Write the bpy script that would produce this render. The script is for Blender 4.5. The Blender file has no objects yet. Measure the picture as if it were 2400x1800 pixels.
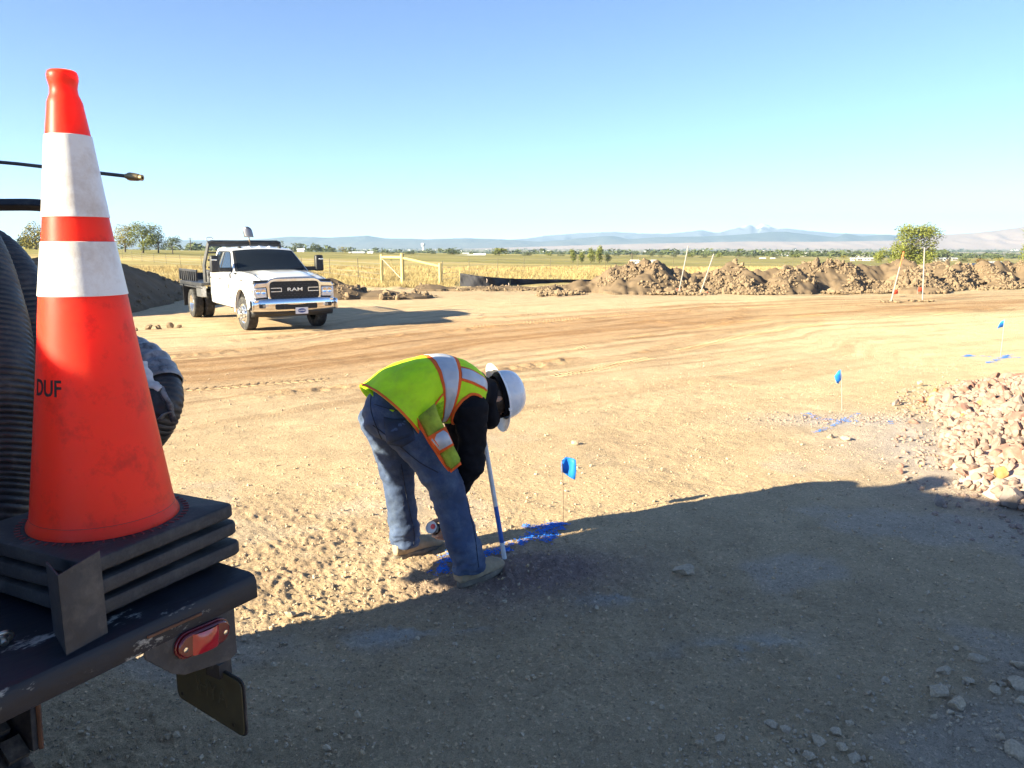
import bpy, bmesh, math, random
import numpy as np
from mathutils import Vector, Matrix, Quaternion
from mathutils.bvhtree import BVHTree

SC = bpy.context.scene
COL = SC.collection
R = math.radians
rnd = random.Random(11)
rng = np.random.default_rng(5)

# ------------------------------------------------------------------ camera, sky, sun, exposure
CAM_H = 1.68
PITCH = math.atan(322 / 1800)          # camera looks down by about ten degrees
cam = bpy.data.cameras.new('camera')
cam.sensor_width = 36.0
cam.lens = 27.0
cam.clip_start = 0.05
cam.clip_end = 30000
camo = bpy.data.objects.new('camera', cam)
camo.location = (0, 0, CAM_H)
camo.rotation_euler = (math.pi / 2 - PITCH, 0, 0)
COL.objects.link(camo)
SC.camera = camo

SUN_EL = R(20.0)
SUN_DIR = Vector((-0.879 * math.cos(SUN_EL), -0.477 * math.cos(SUN_EL), math.sin(SUN_EL))).normalized()   # towards the sun
world = bpy.data.worlds.new('World')
SC.world = world
world.use_nodes = True
wn = world.node_tree.nodes
wl = world.node_tree.links
sky = wn.new('ShaderNodeTexSky')
sky.sky_type = 'NISHITA'
sky.sun_disc = False
sky.sun_elevation = SUN_EL
sky.sun_rotation = math.atan2(SUN_DIR.x, SUN_DIR.y)
sky.altitude = 1500
sky.air_density = 0.6
sky.dust_density = 0.0
sky.ozone_density = 3.0
bgn = wn['Background']
bgn.inputs['Strength'].default_value = 0.056
wl.new(sky.outputs['Color'], bgn.inputs['Color'])
sl = bpy.data.lights.new('sun', 'SUN')
sl.energy = 4.0
sl.angle = R(0.53)
sl.color = (1.0, 0.89, 0.63)
so = bpy.data.objects.new('sun', sl)
so.rotation_euler = SUN_DIR.to_track_quat('Z', 'Y').to_euler()
so.location = (-40, -20, 30)
COL.objects.link(so)
SC.view_settings.view_transform = 'Standard'
SC.view_settings.look = 'None'
SC.view_settings.gamma = 1.0
SC.view_settings.use_curve_mapping = False
SC.view_settings.exposure = 2.46
SC.render.engine = 'CYCLES'
SC.cycles.max_bounces = 6
SC.cycles.use_denoising = True

# ------------------------------------------------------------------ picture <-> place
CP, SP = math.cos(PITCH), math.sin(PITCH)
def ray(px, py):
    """direction through a point of the photograph (2400 x 1800), unit depth"""
    u, v = (px - 1200) / 1800, (py - 900) / 1800
    return np.array([u, CP - v * SP, -(SP + v * CP)])
def at_y(px, py, y):
    d = ray(px, py); t = y / d[1]
    return Vector((d[0] * t, y, CAM_H + d[2] * t))
def at_z(px, py, z):
    d = ray(px, py); t = (z - CAM_H) / d[2]
    return Vector((d[0] * t, d[1] * t, z))
def at_d(px, py, dep):
    d = ray(px, py)
    return Vector((d[0] * dep, d[1] * dep, CAM_H + d[2] * dep))

# ------------------------------------------------------------------ noise
def _h(ix, iy, seed):
    n = (ix.astype(np.uint32) * np.uint32(374761393) + iy.astype(np.uint32) * np.uint32(668265263) + np.uint32(seed * 974711 + 17))
    n = (n ^ (n >> np.uint32(13))) * np.uint32(1274126177)
    n = (n ^ (n >> np.uint32(15))) * np.uint32(2246822519)
    return ((n ^ (n >> np.uint32(16))) & np.uint32(0xffff)).astype(np.float32) / 65535.0
def noise(x, y, seed=0):
    x = np.asarray(x, dtype=np.float64); y = np.asarray(y, dtype=np.float64)
    fx = np.floor(x); fy = np.floor(y)
    ix = fx.astype(np.int64); iy = fy.astype(np.int64)
    tx = (x - fx).astype(np.float32); ty = (y - fy).astype(np.float32)
    tx = tx * tx * tx * (tx * (tx * 6 - 15) + 10); ty = ty * ty * ty * (ty * (ty * 6 - 15) + 10)
    a = _h(ix, iy, seed); b = _h(ix + 1, iy, seed); c = _h(ix, iy + 1, seed); d = _h(ix + 1, iy + 1, seed)
    return (a + (b - a) * tx) * (1 - ty) + (c + (d - c) * tx) * ty      # 0..1
def fbm(x, y, oct=4, seed=0, gain=0.5, lac=2.03):
    s = 0; a = 1.0; t = 0
    x = np.asarray(x, dtype=np.float64); y = np.asarray(y, dtype=np.float64)
    for k in range(oct):
        c, sn = math.cos(k * 1.1), math.sin(k * 1.1)
        s = s + a * noise(x * c - y * sn + 31.7 * k, x * sn + y * c + 11.3 * k, seed + k); t += a
        a *= gain; x = x * lac; y = y * lac
    return s / t
def sstep(a, b, x):
    t = np.clip((np.asarray(x, dtype=np.float64) - a) / (b - a), 0, 1)
    return t * t * (3 - 2 * t)

# ------------------------------------------------------------------ materials
def mat(name, col, rough=0.6, metal=0.0, var=0.12, vscale=6.0, bump=0.0, bscale=80.0, coat=0.0, dirt=None, dscale=3.0, damt=0.5,
        spec=0.5, dsharp=(.48, .72), attr=None, trans=0.0, sub=0.0, stretch=None):
    m = bpy.data.materials.new(name); m.use_nodes = True
    nt = m.node_tree; N = nt.nodes; L = nt.links
    b = N['Principled BSDF']
    b.inputs['Roughness'].default_value = rough
    b.inputs['Metallic'].default_value = metal
    b.inputs['Specular IOR Level'].default_value = spec
    if coat: b.inputs['Coat Weight'].default_value = coat; b.inputs['Coat Roughness'].default_value = 0.05
    if trans: b.inputs['Transmission Weight'].default_value = trans
    if sub:
        b.inputs['Subsurface Weight'].default_value = sub; b.inputs['Subsurface Radius'].default_value = (0.02, 0.01, 0.006)
    tc = N.new('ShaderNodeTexCoord')
    src = tc.outputs['Object']
    if stretch:
        mp = N.new('ShaderNodeMapping'); mp.inputs['Scale'].default_value = stretch
        L.new(src, mp.inputs['Vector']); src = mp.outputs['Vector']
    if attr:
        a = N.new('ShaderNodeAttribute'); a.attribute_name = attr; cin = a.outputs['Color']
    else:
        rg = N.new('ShaderNodeRGB'); rg.outputs[0].default_value = (*col, 1); cin = rg.outputs[0]
    if dirt:
        nz = N.new('ShaderNodeTexNoise'); nz.inputs['Scale'].default_value = dscale; nz.inputs['Detail'].default_value = 9; nz.inputs['Roughness'].default_value = 0.72
        L.new(src, nz.inputs['Vector'])
        rp = N.new('ShaderNodeMapRange'); rp.inputs['From Min'].default_value = dsharp[0]; rp.inputs['From Max'].default_value = dsharp[1]; rp.inputs['To Max'].default_value = damt
        L.new(nz.outputs['Fac'], rp.inputs['Value'])
        mx = N.new('ShaderNodeMix'); mx.data_type = 'RGBA'
        L.new(rp.outputs['Result'], mx.inputs[0]); L.new(cin, mx.inputs[6]); mx.inputs[7].default_value = (*dirt, 1)
        cin = mx.outputs[2]
    if var:
        nz = N.new('ShaderNodeTexNoise'); nz.inputs['Scale'].default_value = vscale; nz.inputs['Detail'].default_value = 6
        L.new(src, nz.inputs['Vector'])
        rp = N.new('ShaderNodeMapRange'); rp.inputs['From Min'].default_value = 0.25; rp.inputs['From Max'].default_value = 0.75
        rp.inputs['To Min'].default_value = 1 - var; rp.inputs['To Max'].default_value = 1 + var
        L.new(nz.outputs['Fac'], rp.inputs['Value'])
        mx = N.new('ShaderNodeMix'); mx.data_type = 'RGBA'; mx.blend_type = 'MULTIPLY'; mx.inputs[0].default_value = 1
        L.new(cin, mx.inputs[6]); L.new(rp.outputs['Result'], mx.inputs[7]); cin = mx.outputs[2]
        r2 = N.new('ShaderNodeMapRange'); r2.inputs['To Min'].default_value = max(0.02, rough - 0.12); r2.inputs['To Max'].default_value = min(1, rough + 0.12)
        L.new(nz.outputs['Fac'], r2.inputs['Value']); L.new(r2.outputs['Result'], b.inputs['Roughness'])
    L.new(cin, b.inputs['Base Color'])
    if bump:
        nz = N.new('ShaderNodeTexNoise'); nz.inputs['Scale'].default_value = bscale; nz.inputs['Detail'].default_value = 5
        L.new(src, nz.inputs['Vector'])
        bp = N.new('ShaderNodeBump'); bp.inputs['Strength'].default_value = bump; bp.inputs['Distance'].default_value = 0.01
        L.new(nz.outputs['Fac'], bp.inputs['Height']); L.new(bp.outputs['Normal'], b.inputs['Normal'])
    return m

# ------------------------------------------------------------------ geometry helpers
class MB:
    """collects verts and faces, then links them as one mesh object"""
    def __init__(self):
        self.v = []; self.f = []; self.mi = []; self.cur = 0
    def add(self, vs, fs, M=None):
        o = len(self.v)
        if M is not None: vs = [M @ Vector(p) for p in vs]
        self.v += [tuple(p) for p in vs]
        self.f += [tuple(i + o for i in q) for q in fs]
        self.mi += [self.cur] * len(fs)
        return self
    def box(self, c, s, M=None, taper=None):
        x, y, z = s[0] / 2, s[1] / 2, s[2] / 2
        t = taper or (1, 1)
        vs = [(c[0] + sx * x * (t[0] if sz > 0 else 1), c[1] + sy * y * (t[1] if sz > 0 else 1), c[2] + sz * z) for sz in (-1, 1) for sx, sy in ((-1, -1), (1, -1), (1, 1), (-1, 1))]
        return self.add(vs, [(3, 2, 1, 0), (4, 5, 6, 7), (0, 1, 5, 4), (1, 2, 6, 5), (2, 3, 7, 6), (3, 0, 4, 7)], M)
    def prism(self, poly, a, b, axis='y', M=None):
        """polygon in the two other axes, extruded from a to b along axis"""
        def p3(p, t):
            return (t, p[0], p[1]) if axis == 'x' else (p[0], t, p[1]) if axis == 'y' else (p[0], p[1], t)
        n = len(poly)
        vs = [p3(p, a) for p in poly] + [p3(p, b) for p in poly]
        fs = [tuple(range(n))[::-1], tuple(range(n, 2 * n))] + [(i, (i + 1) % n, n + (i + 1) % n, n + i) for i in range(n)]
        return self.add(vs, fs, M)
    def lathe(self, prof, seg=24, M=None, cap=True):
        vs = []; fs = []
        for r, z in prof:
            vs += [(r * math.cos(2 * math.pi * k / seg), r * math.sin(2 * math.pi * k / seg), z) for k in range(seg)]
        for i in range(len(prof) - 1):
            for k in range(seg):
                k2 = (k + 1) % seg
                fs.append((i * seg + k, i * seg + k2, (i + 1) * seg + k2, (i + 1) * seg + k))
        if cap:
            fs.append(tuple(range(seg))[::-1]); fs.append(tuple(range((len(prof) - 1) * seg, len(prof) * seg)))
        return self.add(vs, fs, M)
    def tube(self, pts, rad, seg=10, cap=True, M=None, flat=1.0, up=None):
        pts = [Vector(p) for p in pts]; n = len(pts)
        rad = [rad] * n if not hasattr(rad, '__len__') else rad
        vs = []; fs = []
        prev = None
        for i, p in enumerate(pts):
            t = (pts[min(i + 1, n - 1)] - pts[max(i - 1, 0)]).normalized()
            if prev is None:
                u = Vector(up) if up else (Vector((0, 0, 1)) if abs(t.z) < 0.9 else Vector((1, 0, 0)))
                a = t.cross(u).normalized()
            else:
                a = (prev - t * prev.dot(t)).normalized()
            prev = a
            b = t.cross(a)
            r = rad[i]
            ra, rb = (r if not isinstance(r, tuple) else r[0]), (r * flat if not isinstance(r, tuple) else r[1])
            vs += [p + a * ra * math.cos(2 * math.pi * k / seg) + b * rb * math.sin(2 * math.pi * k / seg) for k in range(seg)]
        for i in range(n - 1):
            for k in range(seg):
                k2 = (k + 1) % seg
                fs.append((i * seg + k, i * seg + k2, (i + 1) * seg + k2, (i + 1) * seg + k))
        if cap:
            fs.append(tuple(range(seg))[::-1]); fs.append(tuple(range((n - 1) * seg, n * seg)))
        return self.add(vs, fs, M)
    def grid(self, rows, M=None, close=False):
        n = len(rows[0]); vs = [p for r in rows for p in r]; fs = []
        for i in range(len(rows) - 1):
            for k in range(n if close else n - 1):
                k2 = (k + 1) % n
                fs.append((i * n + k, i * n + k2, (i + 1) * n + k2, (i + 1) * n + k))
        return self.add(vs, fs, M)
    def ball(self, c, r, seg=12, rings=8, M=None):
        rr = r if hasattr(r, '__len__') else (r, r, r)
        rows = []
        for i in range(rings + 1):
            th = math.pi * i / rings
            rows.append([(c[0] + rr[0] * math.sin(th) * math.cos(2 * math.pi * k / seg), c[1] + rr[1] * math.sin(th) * math.sin(2 * math.pi * k / seg), c[2] - rr[2] * math.cos(th)) for k in range(seg)])
        return self.grid(rows, M, close=True)
    def mesh(self, name, smooth=None):
        me = bpy.data.meshes.new(name)
        me.from_pydata(self.v, [], self.f)
        bm = bmesh.new(); bm.from_mesh(me)
        bmesh.ops.remove_doubles(bm, verts=bm.verts, dist=1e-5)
        bmesh.ops.recalc_face_normals(bm, faces=bm.faces)
        bm.to_mesh(me); bm.free()
        if smooth is not None:
            me.shade_smooth()
            try: me.set_sharp_from_angle(angle=R(smooth))
            except Exception: pass
        return me
    def build(self, name, m, parent=None, smooth=None, bevel=0, bseg=2, solid=0):
        if len(set(self.mi)) > 1 or isinstance(m, (list, tuple)):
            me = bpy.data.meshes.new(name); me.from_pydata(self.v, [], self.f)
            me.polygons.foreach_set('material_index', self.mi)
            bm = bmesh.new(); bm.from_mesh(me); bmesh.ops.recalc_face_normals(bm, faces=bm.faces); bm.to_mesh(me); bm.free()
            if smooth is not None:
                me.shade_smooth(); me.set_sharp_from_angle(angle=R(smooth))
            for q in m: me.materials.append(q)
        else:
            me = self.mesh(name, smooth); me.materials.append(m)
        o = bpy.data.objects.new(name, me); COL.objects.link(o)
        if parent: o.parent = parent
        if bevel:
            md = o.modifiers.new('bevel', 'BEVEL'); md.width = bevel; md.segments = bseg; md.limit_method = 'ANGLE'; md.angle_limit = R(35)
            if smooth is None:
                me.shade_smooth(); me.set_sharp_from_angle(angle=R(40))
        if solid:
            md = o.modifiers.new('solid', 'SOLIDIFY'); md.thickness = solid; md.offset = 0
        return o
def npmesh(name, V, F, m, parent=None, smooth=True, attrs=None):
    """big meshes straight from numpy arrays; F is (n,4) or (n,3)"""
    me = bpy.data.meshes.new(name)
    V = np.ascontiguousarray(V, dtype=np.float32); F = np.ascontiguousarray(F, dtype=np.int32)
    k = F.shape[1]
    me.vertices.add(len(V)); me.vertices.foreach_set('co', V.ravel())
    me.loops.add(F.size); me.loops.foreach_set('vertex_index', F.ravel())
    me.polygons.add(len(F)); me.polygons.foreach_set('loop_start', np.arange(0, F.size, k, dtype=np.int32))
    me.polygons.foreach_set('use_smooth', np.full(len(F), smooth, dtype=bool))
    me.update(calc_edges=True)
    for nm, (typ, dat) in (attrs or {}).items():
        a = me.attributes.new(nm, typ, 'POINT')
        a.data.foreach_set('color' if typ == 'FLOAT_COLOR' else 'vector' if typ == 'FLOAT_VECTOR' else 'value', np.ascontiguousarray(dat, dtype=np.float32).ravel())
    if m: me.materials.append(m)
    o = bpy.data.objects.new(name, me); COL.objects.link(o)
    if parent: o.parent = parent
    return o
def thing(name, label, cat, loc=(0, 0, 0), rotz=0.0, group=None):
    o = bpy.data.objects.new(name, None); COL.objects.link(o)
    o.empty_display_size = 0.1
    o.location = loc; o.rotation_euler = (0, 0, rotz)
    o['label'] = label; o['category'] = cat
    if group: o['group'] = group
    return o
def tag(o, label, cat, group=None):
    o['label'] = label; o['category'] = cat
    if group: o['group'] = group
    return o
def struct(o): o['kind'] = 'structure'; return o
def stuff(o): o['kind'] = 'stuff'; return o
def link_mesh(name, me, parent=None, loc=(0, 0, 0), rot=(0, 0, 0), sc=1.0):
    o = bpy.data.objects.new(name, me); COL.objects.link(o)
    if parent: o.parent = parent
    o.location = loc; o.rotation_euler = rot
    o.scale = sc if hasattr(sc, '__len__') else (sc, sc, sc)
    return o
def text_mesh(txt, size, m, name, parent=None, ext=0.001, M=None, sx=1.0, off=0.0, func=None):
    cu = bpy.data.curves.new(name, 'FONT'); cu.body = txt; cu.size = size; cu.extrude = ext
    cu.align_x = 'CENTER'; cu.align_y = 'CENTER'; cu.offset = off; cu.resolution_u = 3
    t = bpy.data.objects.new(name, cu); COL.objects.link(t)
    dg = bpy.context.evaluated_depsgraph_get()
    me = bpy.data.meshes.new_from_object(t.evaluated_get(dg))
    bpy.data.objects.remove(t); bpy.data.curves.remove(cu)
    for v in me.vertices:
        p = Vector((v.co.x * sx, v.co.y, v.co.z))
        if func: p = func(p)
        v.co = M @ p if M is not None else p
    me.materials.clear(); me.materials.append(m); me.name = name
    o = bpy.data.objects.new(name, me); COL.objects.link(o)
    if parent: o.parent = parent
    return o
def rock_mesh(name, seed, m, rough=0.28, cuts=5, sub=1):
    """angular stone: a ball of points, cut flat on some sides"""
    r = random.Random(seed)
    bm = bmesh.new()
    bmesh.ops.create_icosphere(bm, subdivisions=sub, radius=0.5)
    sq = Vector((r.uniform(.8, 1.3), r.uniform(.7, 1.1), r.uniform(.55, .9)))
    planes = [(Vector((r.uniform(-1, 1), r.uniform(-1, 1), r.uniform(-1, 1))).normalized(), r.uniform(.24, .4)) for _ in range(cuts)]
    for v in bm.verts:
        p = v.co * (1 + r.uniform(-rough, rough) * .5)
        for n, d in planes:
            e = p.dot(n) - d
            if e > 0: p -= n * e
        v.co = Vector((p.x * sq.x, p.y * sq.y, p.z * sq.z))
    me = bpy.data.meshes.new(name); bm.to_mesh(me); bm.free()
    me.materials.append(m)
    return me
def scatter_rocks(name, meshes, P, S, m, parent=None, sink=0.25):
    """joins many small stones into one mesh"""
    tri = []
    for me in meshes:
        me.calc_loop_triangles()
        v = np.empty(len(me.vertices) * 3, dtype=np.float32); me.vertices.foreach_get('co', v)
        f = np.empty(len(me.loop_triangles) * 3, dtype=np.int32); me.loop_triangles.foreach_get('vertices', f)
        tri.append((v.reshape(-1, 3), f.reshape(-1, 3)))
    VV = []; FF = []; o = 0
    for p, s in zip(P, S):
        v, f = tri[rng.integers(len(tri))]
        q = Quaternion(rng.normal(size=4)).normalized()
        Mx = np.array(q.to_matrix(), dtype=np.float32)
        VV.append(v @ Mx.T * s + np.array([p[0], p[1], p[2] + s * (0.5 - sink) * .6], dtype=np.float32)); FF.append(f + o); o += len(v)
    return npmesh(name, np.concatenate(VV), np.concatenate(FF), m, parent, smooth=False)
def spline(pts, n):
    """Catmull-Rom through points"""
    P = [np.array(p, dtype=float) for p in pts]
    P = [2 * P[0] - P[1]] + P + [2 * P[-1] - P[-2]]
    out = []
    m = len(P) - 3
    for j in range(n):
        t = j / (n - 1) * m; i = min(int(t), m - 1); t -= i
        a, b, c, d = P[i:i + 4]
        out.append(0.5 * ((2 * b) + (c - a) * t + (2 * a - 5 * b + 4 * c - d) * t * t + (3 * b - a - 3 * c + d) * t ** 3))
    return out
# ================================================================== THE GROUND
def interp(x, pts):
    p = np.array(pts, dtype=float)
    return np.interp(x, p[:, 0], p[:, 1])
def base_h(x, y):
    x = np.asarray(x, dtype=np.float64); y = np.asarray(y, dtype=np.float64)
    r = np.hypot(x, y)
    z = -0.05 * sstep(2.3, 3.7, y) - 0.28 * sstep(4.5, 16, y)
    w = sstep(55, 200, y)
    a = np.clip(x / np.maximum(y, 1), -0.75, 0.75)
    side = np.where(a < 0, -5.6 * a, -3.6 * a)
    z = z + w * (-1.75 + side * (0.35 + 0.65 * sstep(60, 160, y)))
    far = sstep(260, 1700, r)
    z = z * (1 - sstep(500, 2500, r)) + (-13.5) * far - 1.5 * sstep(1700, 5200, r)
    return z
ROAD_C = [(-40, -8), (-15, 5.0), (-4.6, 12.3), (-1, 17), (7, 23.6), (20, 30), (40, 37), (60, 42)]
RIDGES = [  # churned lines left by wheels: points, height, half width, roughness
    ([(-7.5, 7.6), (-5.5, 8.3), (-3.9, 9.0), (-2.0, 10.3), (-0.3, 11.8), (1.0, 13.5)], 0.055, 0.30, 1.0),
    ([(-9, 12.0), (-7, 13.2), (-5.5, 14.6), (-4, 16.2), (-2, 18.2), (1, 20.6), (6, 24.5)], 0.045, 0.22, 1.0),
    ([(-6, 16.4), (-2, 21), (4, 25.4), (10, 28.6), (20, 33)], 0.04, 0.25, 0.8),
    ([(2.5, 14.5), (4.5, 17.5), (7.0, 20.0), (10.0, 22.3), (16, 25.5)], 0.03, 0.25, 0.8),
    ([(3.4, 21.0), (5.6, 20.2), (6.6, 22.4), (7.5, 25.0)], 0.04, 0.35, 0.9),
]
def line_dist(x, y, pts):
    best = np.full(x.shape, 1e9); s_at = np.zeros(x.shape); s0 = 0
    for (x0, y0), (x1, y1) in zip(pts[:-1], pts[1:]):
        dx, dy = x1 - x0, y1 - y0; L = math.hypot(dx, dy)
        t = np.clip(((x - x0) * dx + (y - y0) * dy) / (L * L), 0, 1)
        d = np.hypot(x - x0 - t * dx, y - y0 - t * dy)
        s_at = np.where(d < best, s0 + t * L, s_at); best = np.minimum(best, d); s0 += L
    return best, s_at
def blob(x, y, cx, cy, rx, ry, rot=0):
    c, s = math.cos(rot), math.sin(rot)
    u = ((x - cx) * c + (y - cy) * s) / rx; v = (-(x - cx) * s + (y - cy) * c) / ry
    return np.exp(-(u * u + v * v))
def road_uv(x, y):
    yc = interp(x, ROAD_C)
    sl = (interp(x + 0.5, ROAD_C) - interp(x - 0.5, ROAD_C))
    c = 1 / np.sqrt(1 + sl * sl)
    d = (y - yc) * c                       # across the haul road
    s = x / c * 0.9 + d * sl * c           # along it
    return s, d
CHURN = [(-1.15, 3.95, .75, .55, 0.5), (-0.45, 3.35, .5, .28, 0.3), (-1.5, 4.7, .6, .5, 0.4)]
MOUND = (0.08, 3.86, 0.52, 0.30, 0.25)
def detail_h(x, y, info=False):
    r = np.hypot(x, y)
    near = 1 - sstep(9, 26, r)
    z = 0.05 * (fbm(x * 0.45, y * 0.45, 3, 3) - 0.5) + 0.02 * (fbm(x * 2.1, y * 2.1, 3, 7) - 0.5)
    rough = fbm(x * 0.55 + 9, y * 0.55, 3, 21)
    rg = sstep(0.42, 0.66, rough)
    n1 = fbm(x * 11, y * 11, 3, 31)
    z = z + near * (0.005 + 0.010 * rg) * (n1 - 0.5)
    nr2 = 1 - sstep(3.6, 7.0, r)
    # small clods and footprints
    z = z + (.25 + .75 * nr2) * near * 0.011 * (fbm(x * 19, y * 19, 4, 37, gain=.68) - 0.5)
    n2 = noise(x * 36, y * 36, 41); n3 = noise(x * 80, y * 80, 43)
    z = z + nr2 * (0.008 * (sstep(0.62, 0.92, n2)) * (0.15 + .7 * rg) + 0.005 * sstep(.55, .95, n3))
    ch = 0
    for cx, cy, rx, ry, ro in CHURN:
        ch = ch + blob(x, y, cx, cy, rx, ry, ro)
    ch = np.clip(ch, 0, 1) * (.25 + .75 * sstep(.40, .62, fbm(x * 2.4, y * 2.4, 3, 49)))
    rid = 1 - np.abs(2 * fbm(x * 9, y * 6.5, 3, 51) - 1)
    z = z + ch * (0.022 * (rid - 0.72) + 0.013 * (noise(x * 30, y * 24, 53) - 0.5))
    cl = sstep(1.2, 2.2, x) * (1 - sstep(2.6, 3.3, y)) + blob(x, y, 0.85, 2.35, .35, .2)
    cl = np.clip(cl, 0, 1) * near
    z = z + cl * 0.03 * (fbm(x * 14, y * 14, 3, 57) - 0.5)
    cx, cy, rx, ry, ro = MOUND
    mo = blob(x, y, cx, cy, rx, ry, ro)
    z = z + mo * (0.035 + 0.016 * (n1 - 0.5) * 2 + 0.012 * (n3 - .5))
    s, d = road_uv(x, y)
    streak = fbm(s * 0.22, d * 3.2, 3, 61)
    rw = np.exp(-(d / 5.5) ** 2)
    z = z + sstep(5, 9, r) * rw * 0.045 * (streak - 0.5) + sstep(5, 9, r) * rw * 0.02 * (noise(s * 1.2, d * 9, 67) - 0.5)
    churnline = np.zeros(x.shape)
    for pts, hh, w, ro in RIDGES:
        ld, sa = line_dist(x, y, pts)
        k = np.exp(-(ld / w) ** 2) * sstep(0.30, 0.62, fbm(sa * 0.5, ld * 0 + hh * 90, 2, 71)) ** .7
        z = z + k * hh * (0.35 + 1.7 * (fbm(x * 5.2, y * 5.2, 3, 73) - 0.35) * ro)
        churnline = np.maximum(churnline, k)
    # edge of the grass: thrown up soil
    e = np.exp(-((y - 37.2 - 0.02 * x) / 1.6) ** 2)
    z = z + e * 0.35 * (fbm(x * 1.1, y * 1.1, 4, 81) - 0.42)
    if info: return z, dict(r=r, rg=rg, ch=ch, mo=mo, s=s, d=d, streak=streak, cl=churnline, n1=n1)
    return z
def gh(x, y):
    """height of the bare ground at a point"""
    X = np.array([float(x)]); Y = np.array([float(y)])
    return float(base_h(X, Y)[0] + detail_h(X, Y)[0])

def polar(rs, dense=820, half=R(50), coarse=64):
    a = np.concatenate([np.linspace(-half, half, dense, endpoint=False), np.linspace(half, 2 * math.pi - half, coarse, endpoint=False)])
    Rr, A = np.meshgrid(rs, a, indexing='ij')
    X = Rr * np.sin(A); Y = Rr * np.cos(A)
    n = len(a); m = len(rs)
    i, k = np.meshgrid(np.arange(m - 1), np.arange(n), indexing='ij')
    k2 = (k + 1) % n
    F = np.stack([i * n + k, (i + 1) * n + k, (i + 1) * n + k2, i * n + k2], -1).reshape(-1, 4)[:, ::-1]
    return X.ravel(), Y.ravel(), F
def lerp3(a, b, t):
    return a + (b - a) * np.asarray(t)[..., None]
def C3(*c): return np.array(c, dtype=np.float64)

def ground_colour(x, y, I):
    n = len(x)
    light = C3(.575, .420, .256); brown = C3(.375, .215, .100); pale = C3(.63, .525, .31); moist = C3(.44, .31, .20); grey = C3(.57, .465, .37)
    c = np.tile(light, (n, 1))
    c = lerp3(c, pale, 0.8 * sstep(0.5, 7, x - 0.12 * y) * sstep(4.5, 8, y))
    w = 2.6 + 0.05 * I['s']
    band = np.exp(-(I['d'] / np.maximum(w, 1.5)) ** 4) * sstep(6, 9, I['r'])
    c = lerp3(c, brown, band * (0.66 + 0.9 * (I['streak'] - 0.4)).clip(0, 1))
    far = sstep(26, 34, y)
    c = lerp3(c, C3(.43, .325, .20), far * 0.7)
    st = sstep(0.52, 0.75, I['streak']) * np.exp(-(I['d'] / 9) ** 2) * sstep(6, 10, I['r'])
    c = lerp3(c, brown * 0.8, st * 0.5)
    fs = sstep(.60, .78, noise(I['s'] * .35 + 5, I['d'] * 5.5, 63)) * np.exp(-(I['d'] / 8) ** 2) * sstep(6, 9, I['r']) * sstep(.35, .6, fbm(x * .3, y * .3, 2, 65))
    c = lerp3(c, brown * 0.62, fs * .55)
    c = lerp3(c, moist, np.clip(I['ch'] * 0.75, 0, 1))
    c = lerp3(c, brown * 0.85, np.clip(I['cl'] * 0.55, 0, 1))
    blot = fbm(x * 0.9, y * 0.9, 4, 101)
    c = lerp3(c, moist, 0.50 * sstep(0.54, 0.72, blot) * (1 - sstep(5, 12, I['r'])))
    dust = fbm(x * 1.3 + 40, y * 1.3, 4, 111)
    c = lerp3(c, grey, 0.6 * sstep(0.58, 0.74, dust) * (1 - sstep(5, 9, I['r'])) * (1 - np.clip(I['ch'] * 2, 0, 1)))
    for cx, cy, rx, ry in ((0.95, 3.05, .30, .10), (-0.55, 3.15, .20, .10), (-0.15, 3.32, .22, .07), (0.55, 3.6, .25, .07)):
        c = lerp3(c, C3(.52, .50, .46), 0.8 * blob(x, y, cx, cy, rx, ry, .3) * sstep(0.4, 0.6, fbm(x * 6, y * 6, 2, 117)))
    c = lerp3(c, C3(.37, .265, .225), np.clip(I['mo'] * 1.4, 0, 1))
    # grey gravel under the painted mark by the rock heap, and round the heap
    c = lerp3(c, C3(.46, .41, .37), np.clip(1.3 * blob(x, y, 3.55, 7.85, .75, .30), 0, 1) * 0.9)
    c = lerp3(c, C3(.47, .41, .38), np.clip(1.5 * blob(x, y, 4.0, 6.2, 1.0, 1.6), 0, 1) * 0.8)
    c = c * (0.90 + 0.2 * fbm(x * 3.1, y * 3.1, 3, 121))[:, None]
    # dry grass beyond the churned edge
    g = sstep(36.6, 39.0, y + 2.2 * (fbm(x * .5, y * .5, 3, 131) - .5))
    c = lerp3(c, C3(.36, .285, .125) * 1.0, g)
    return c
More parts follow.
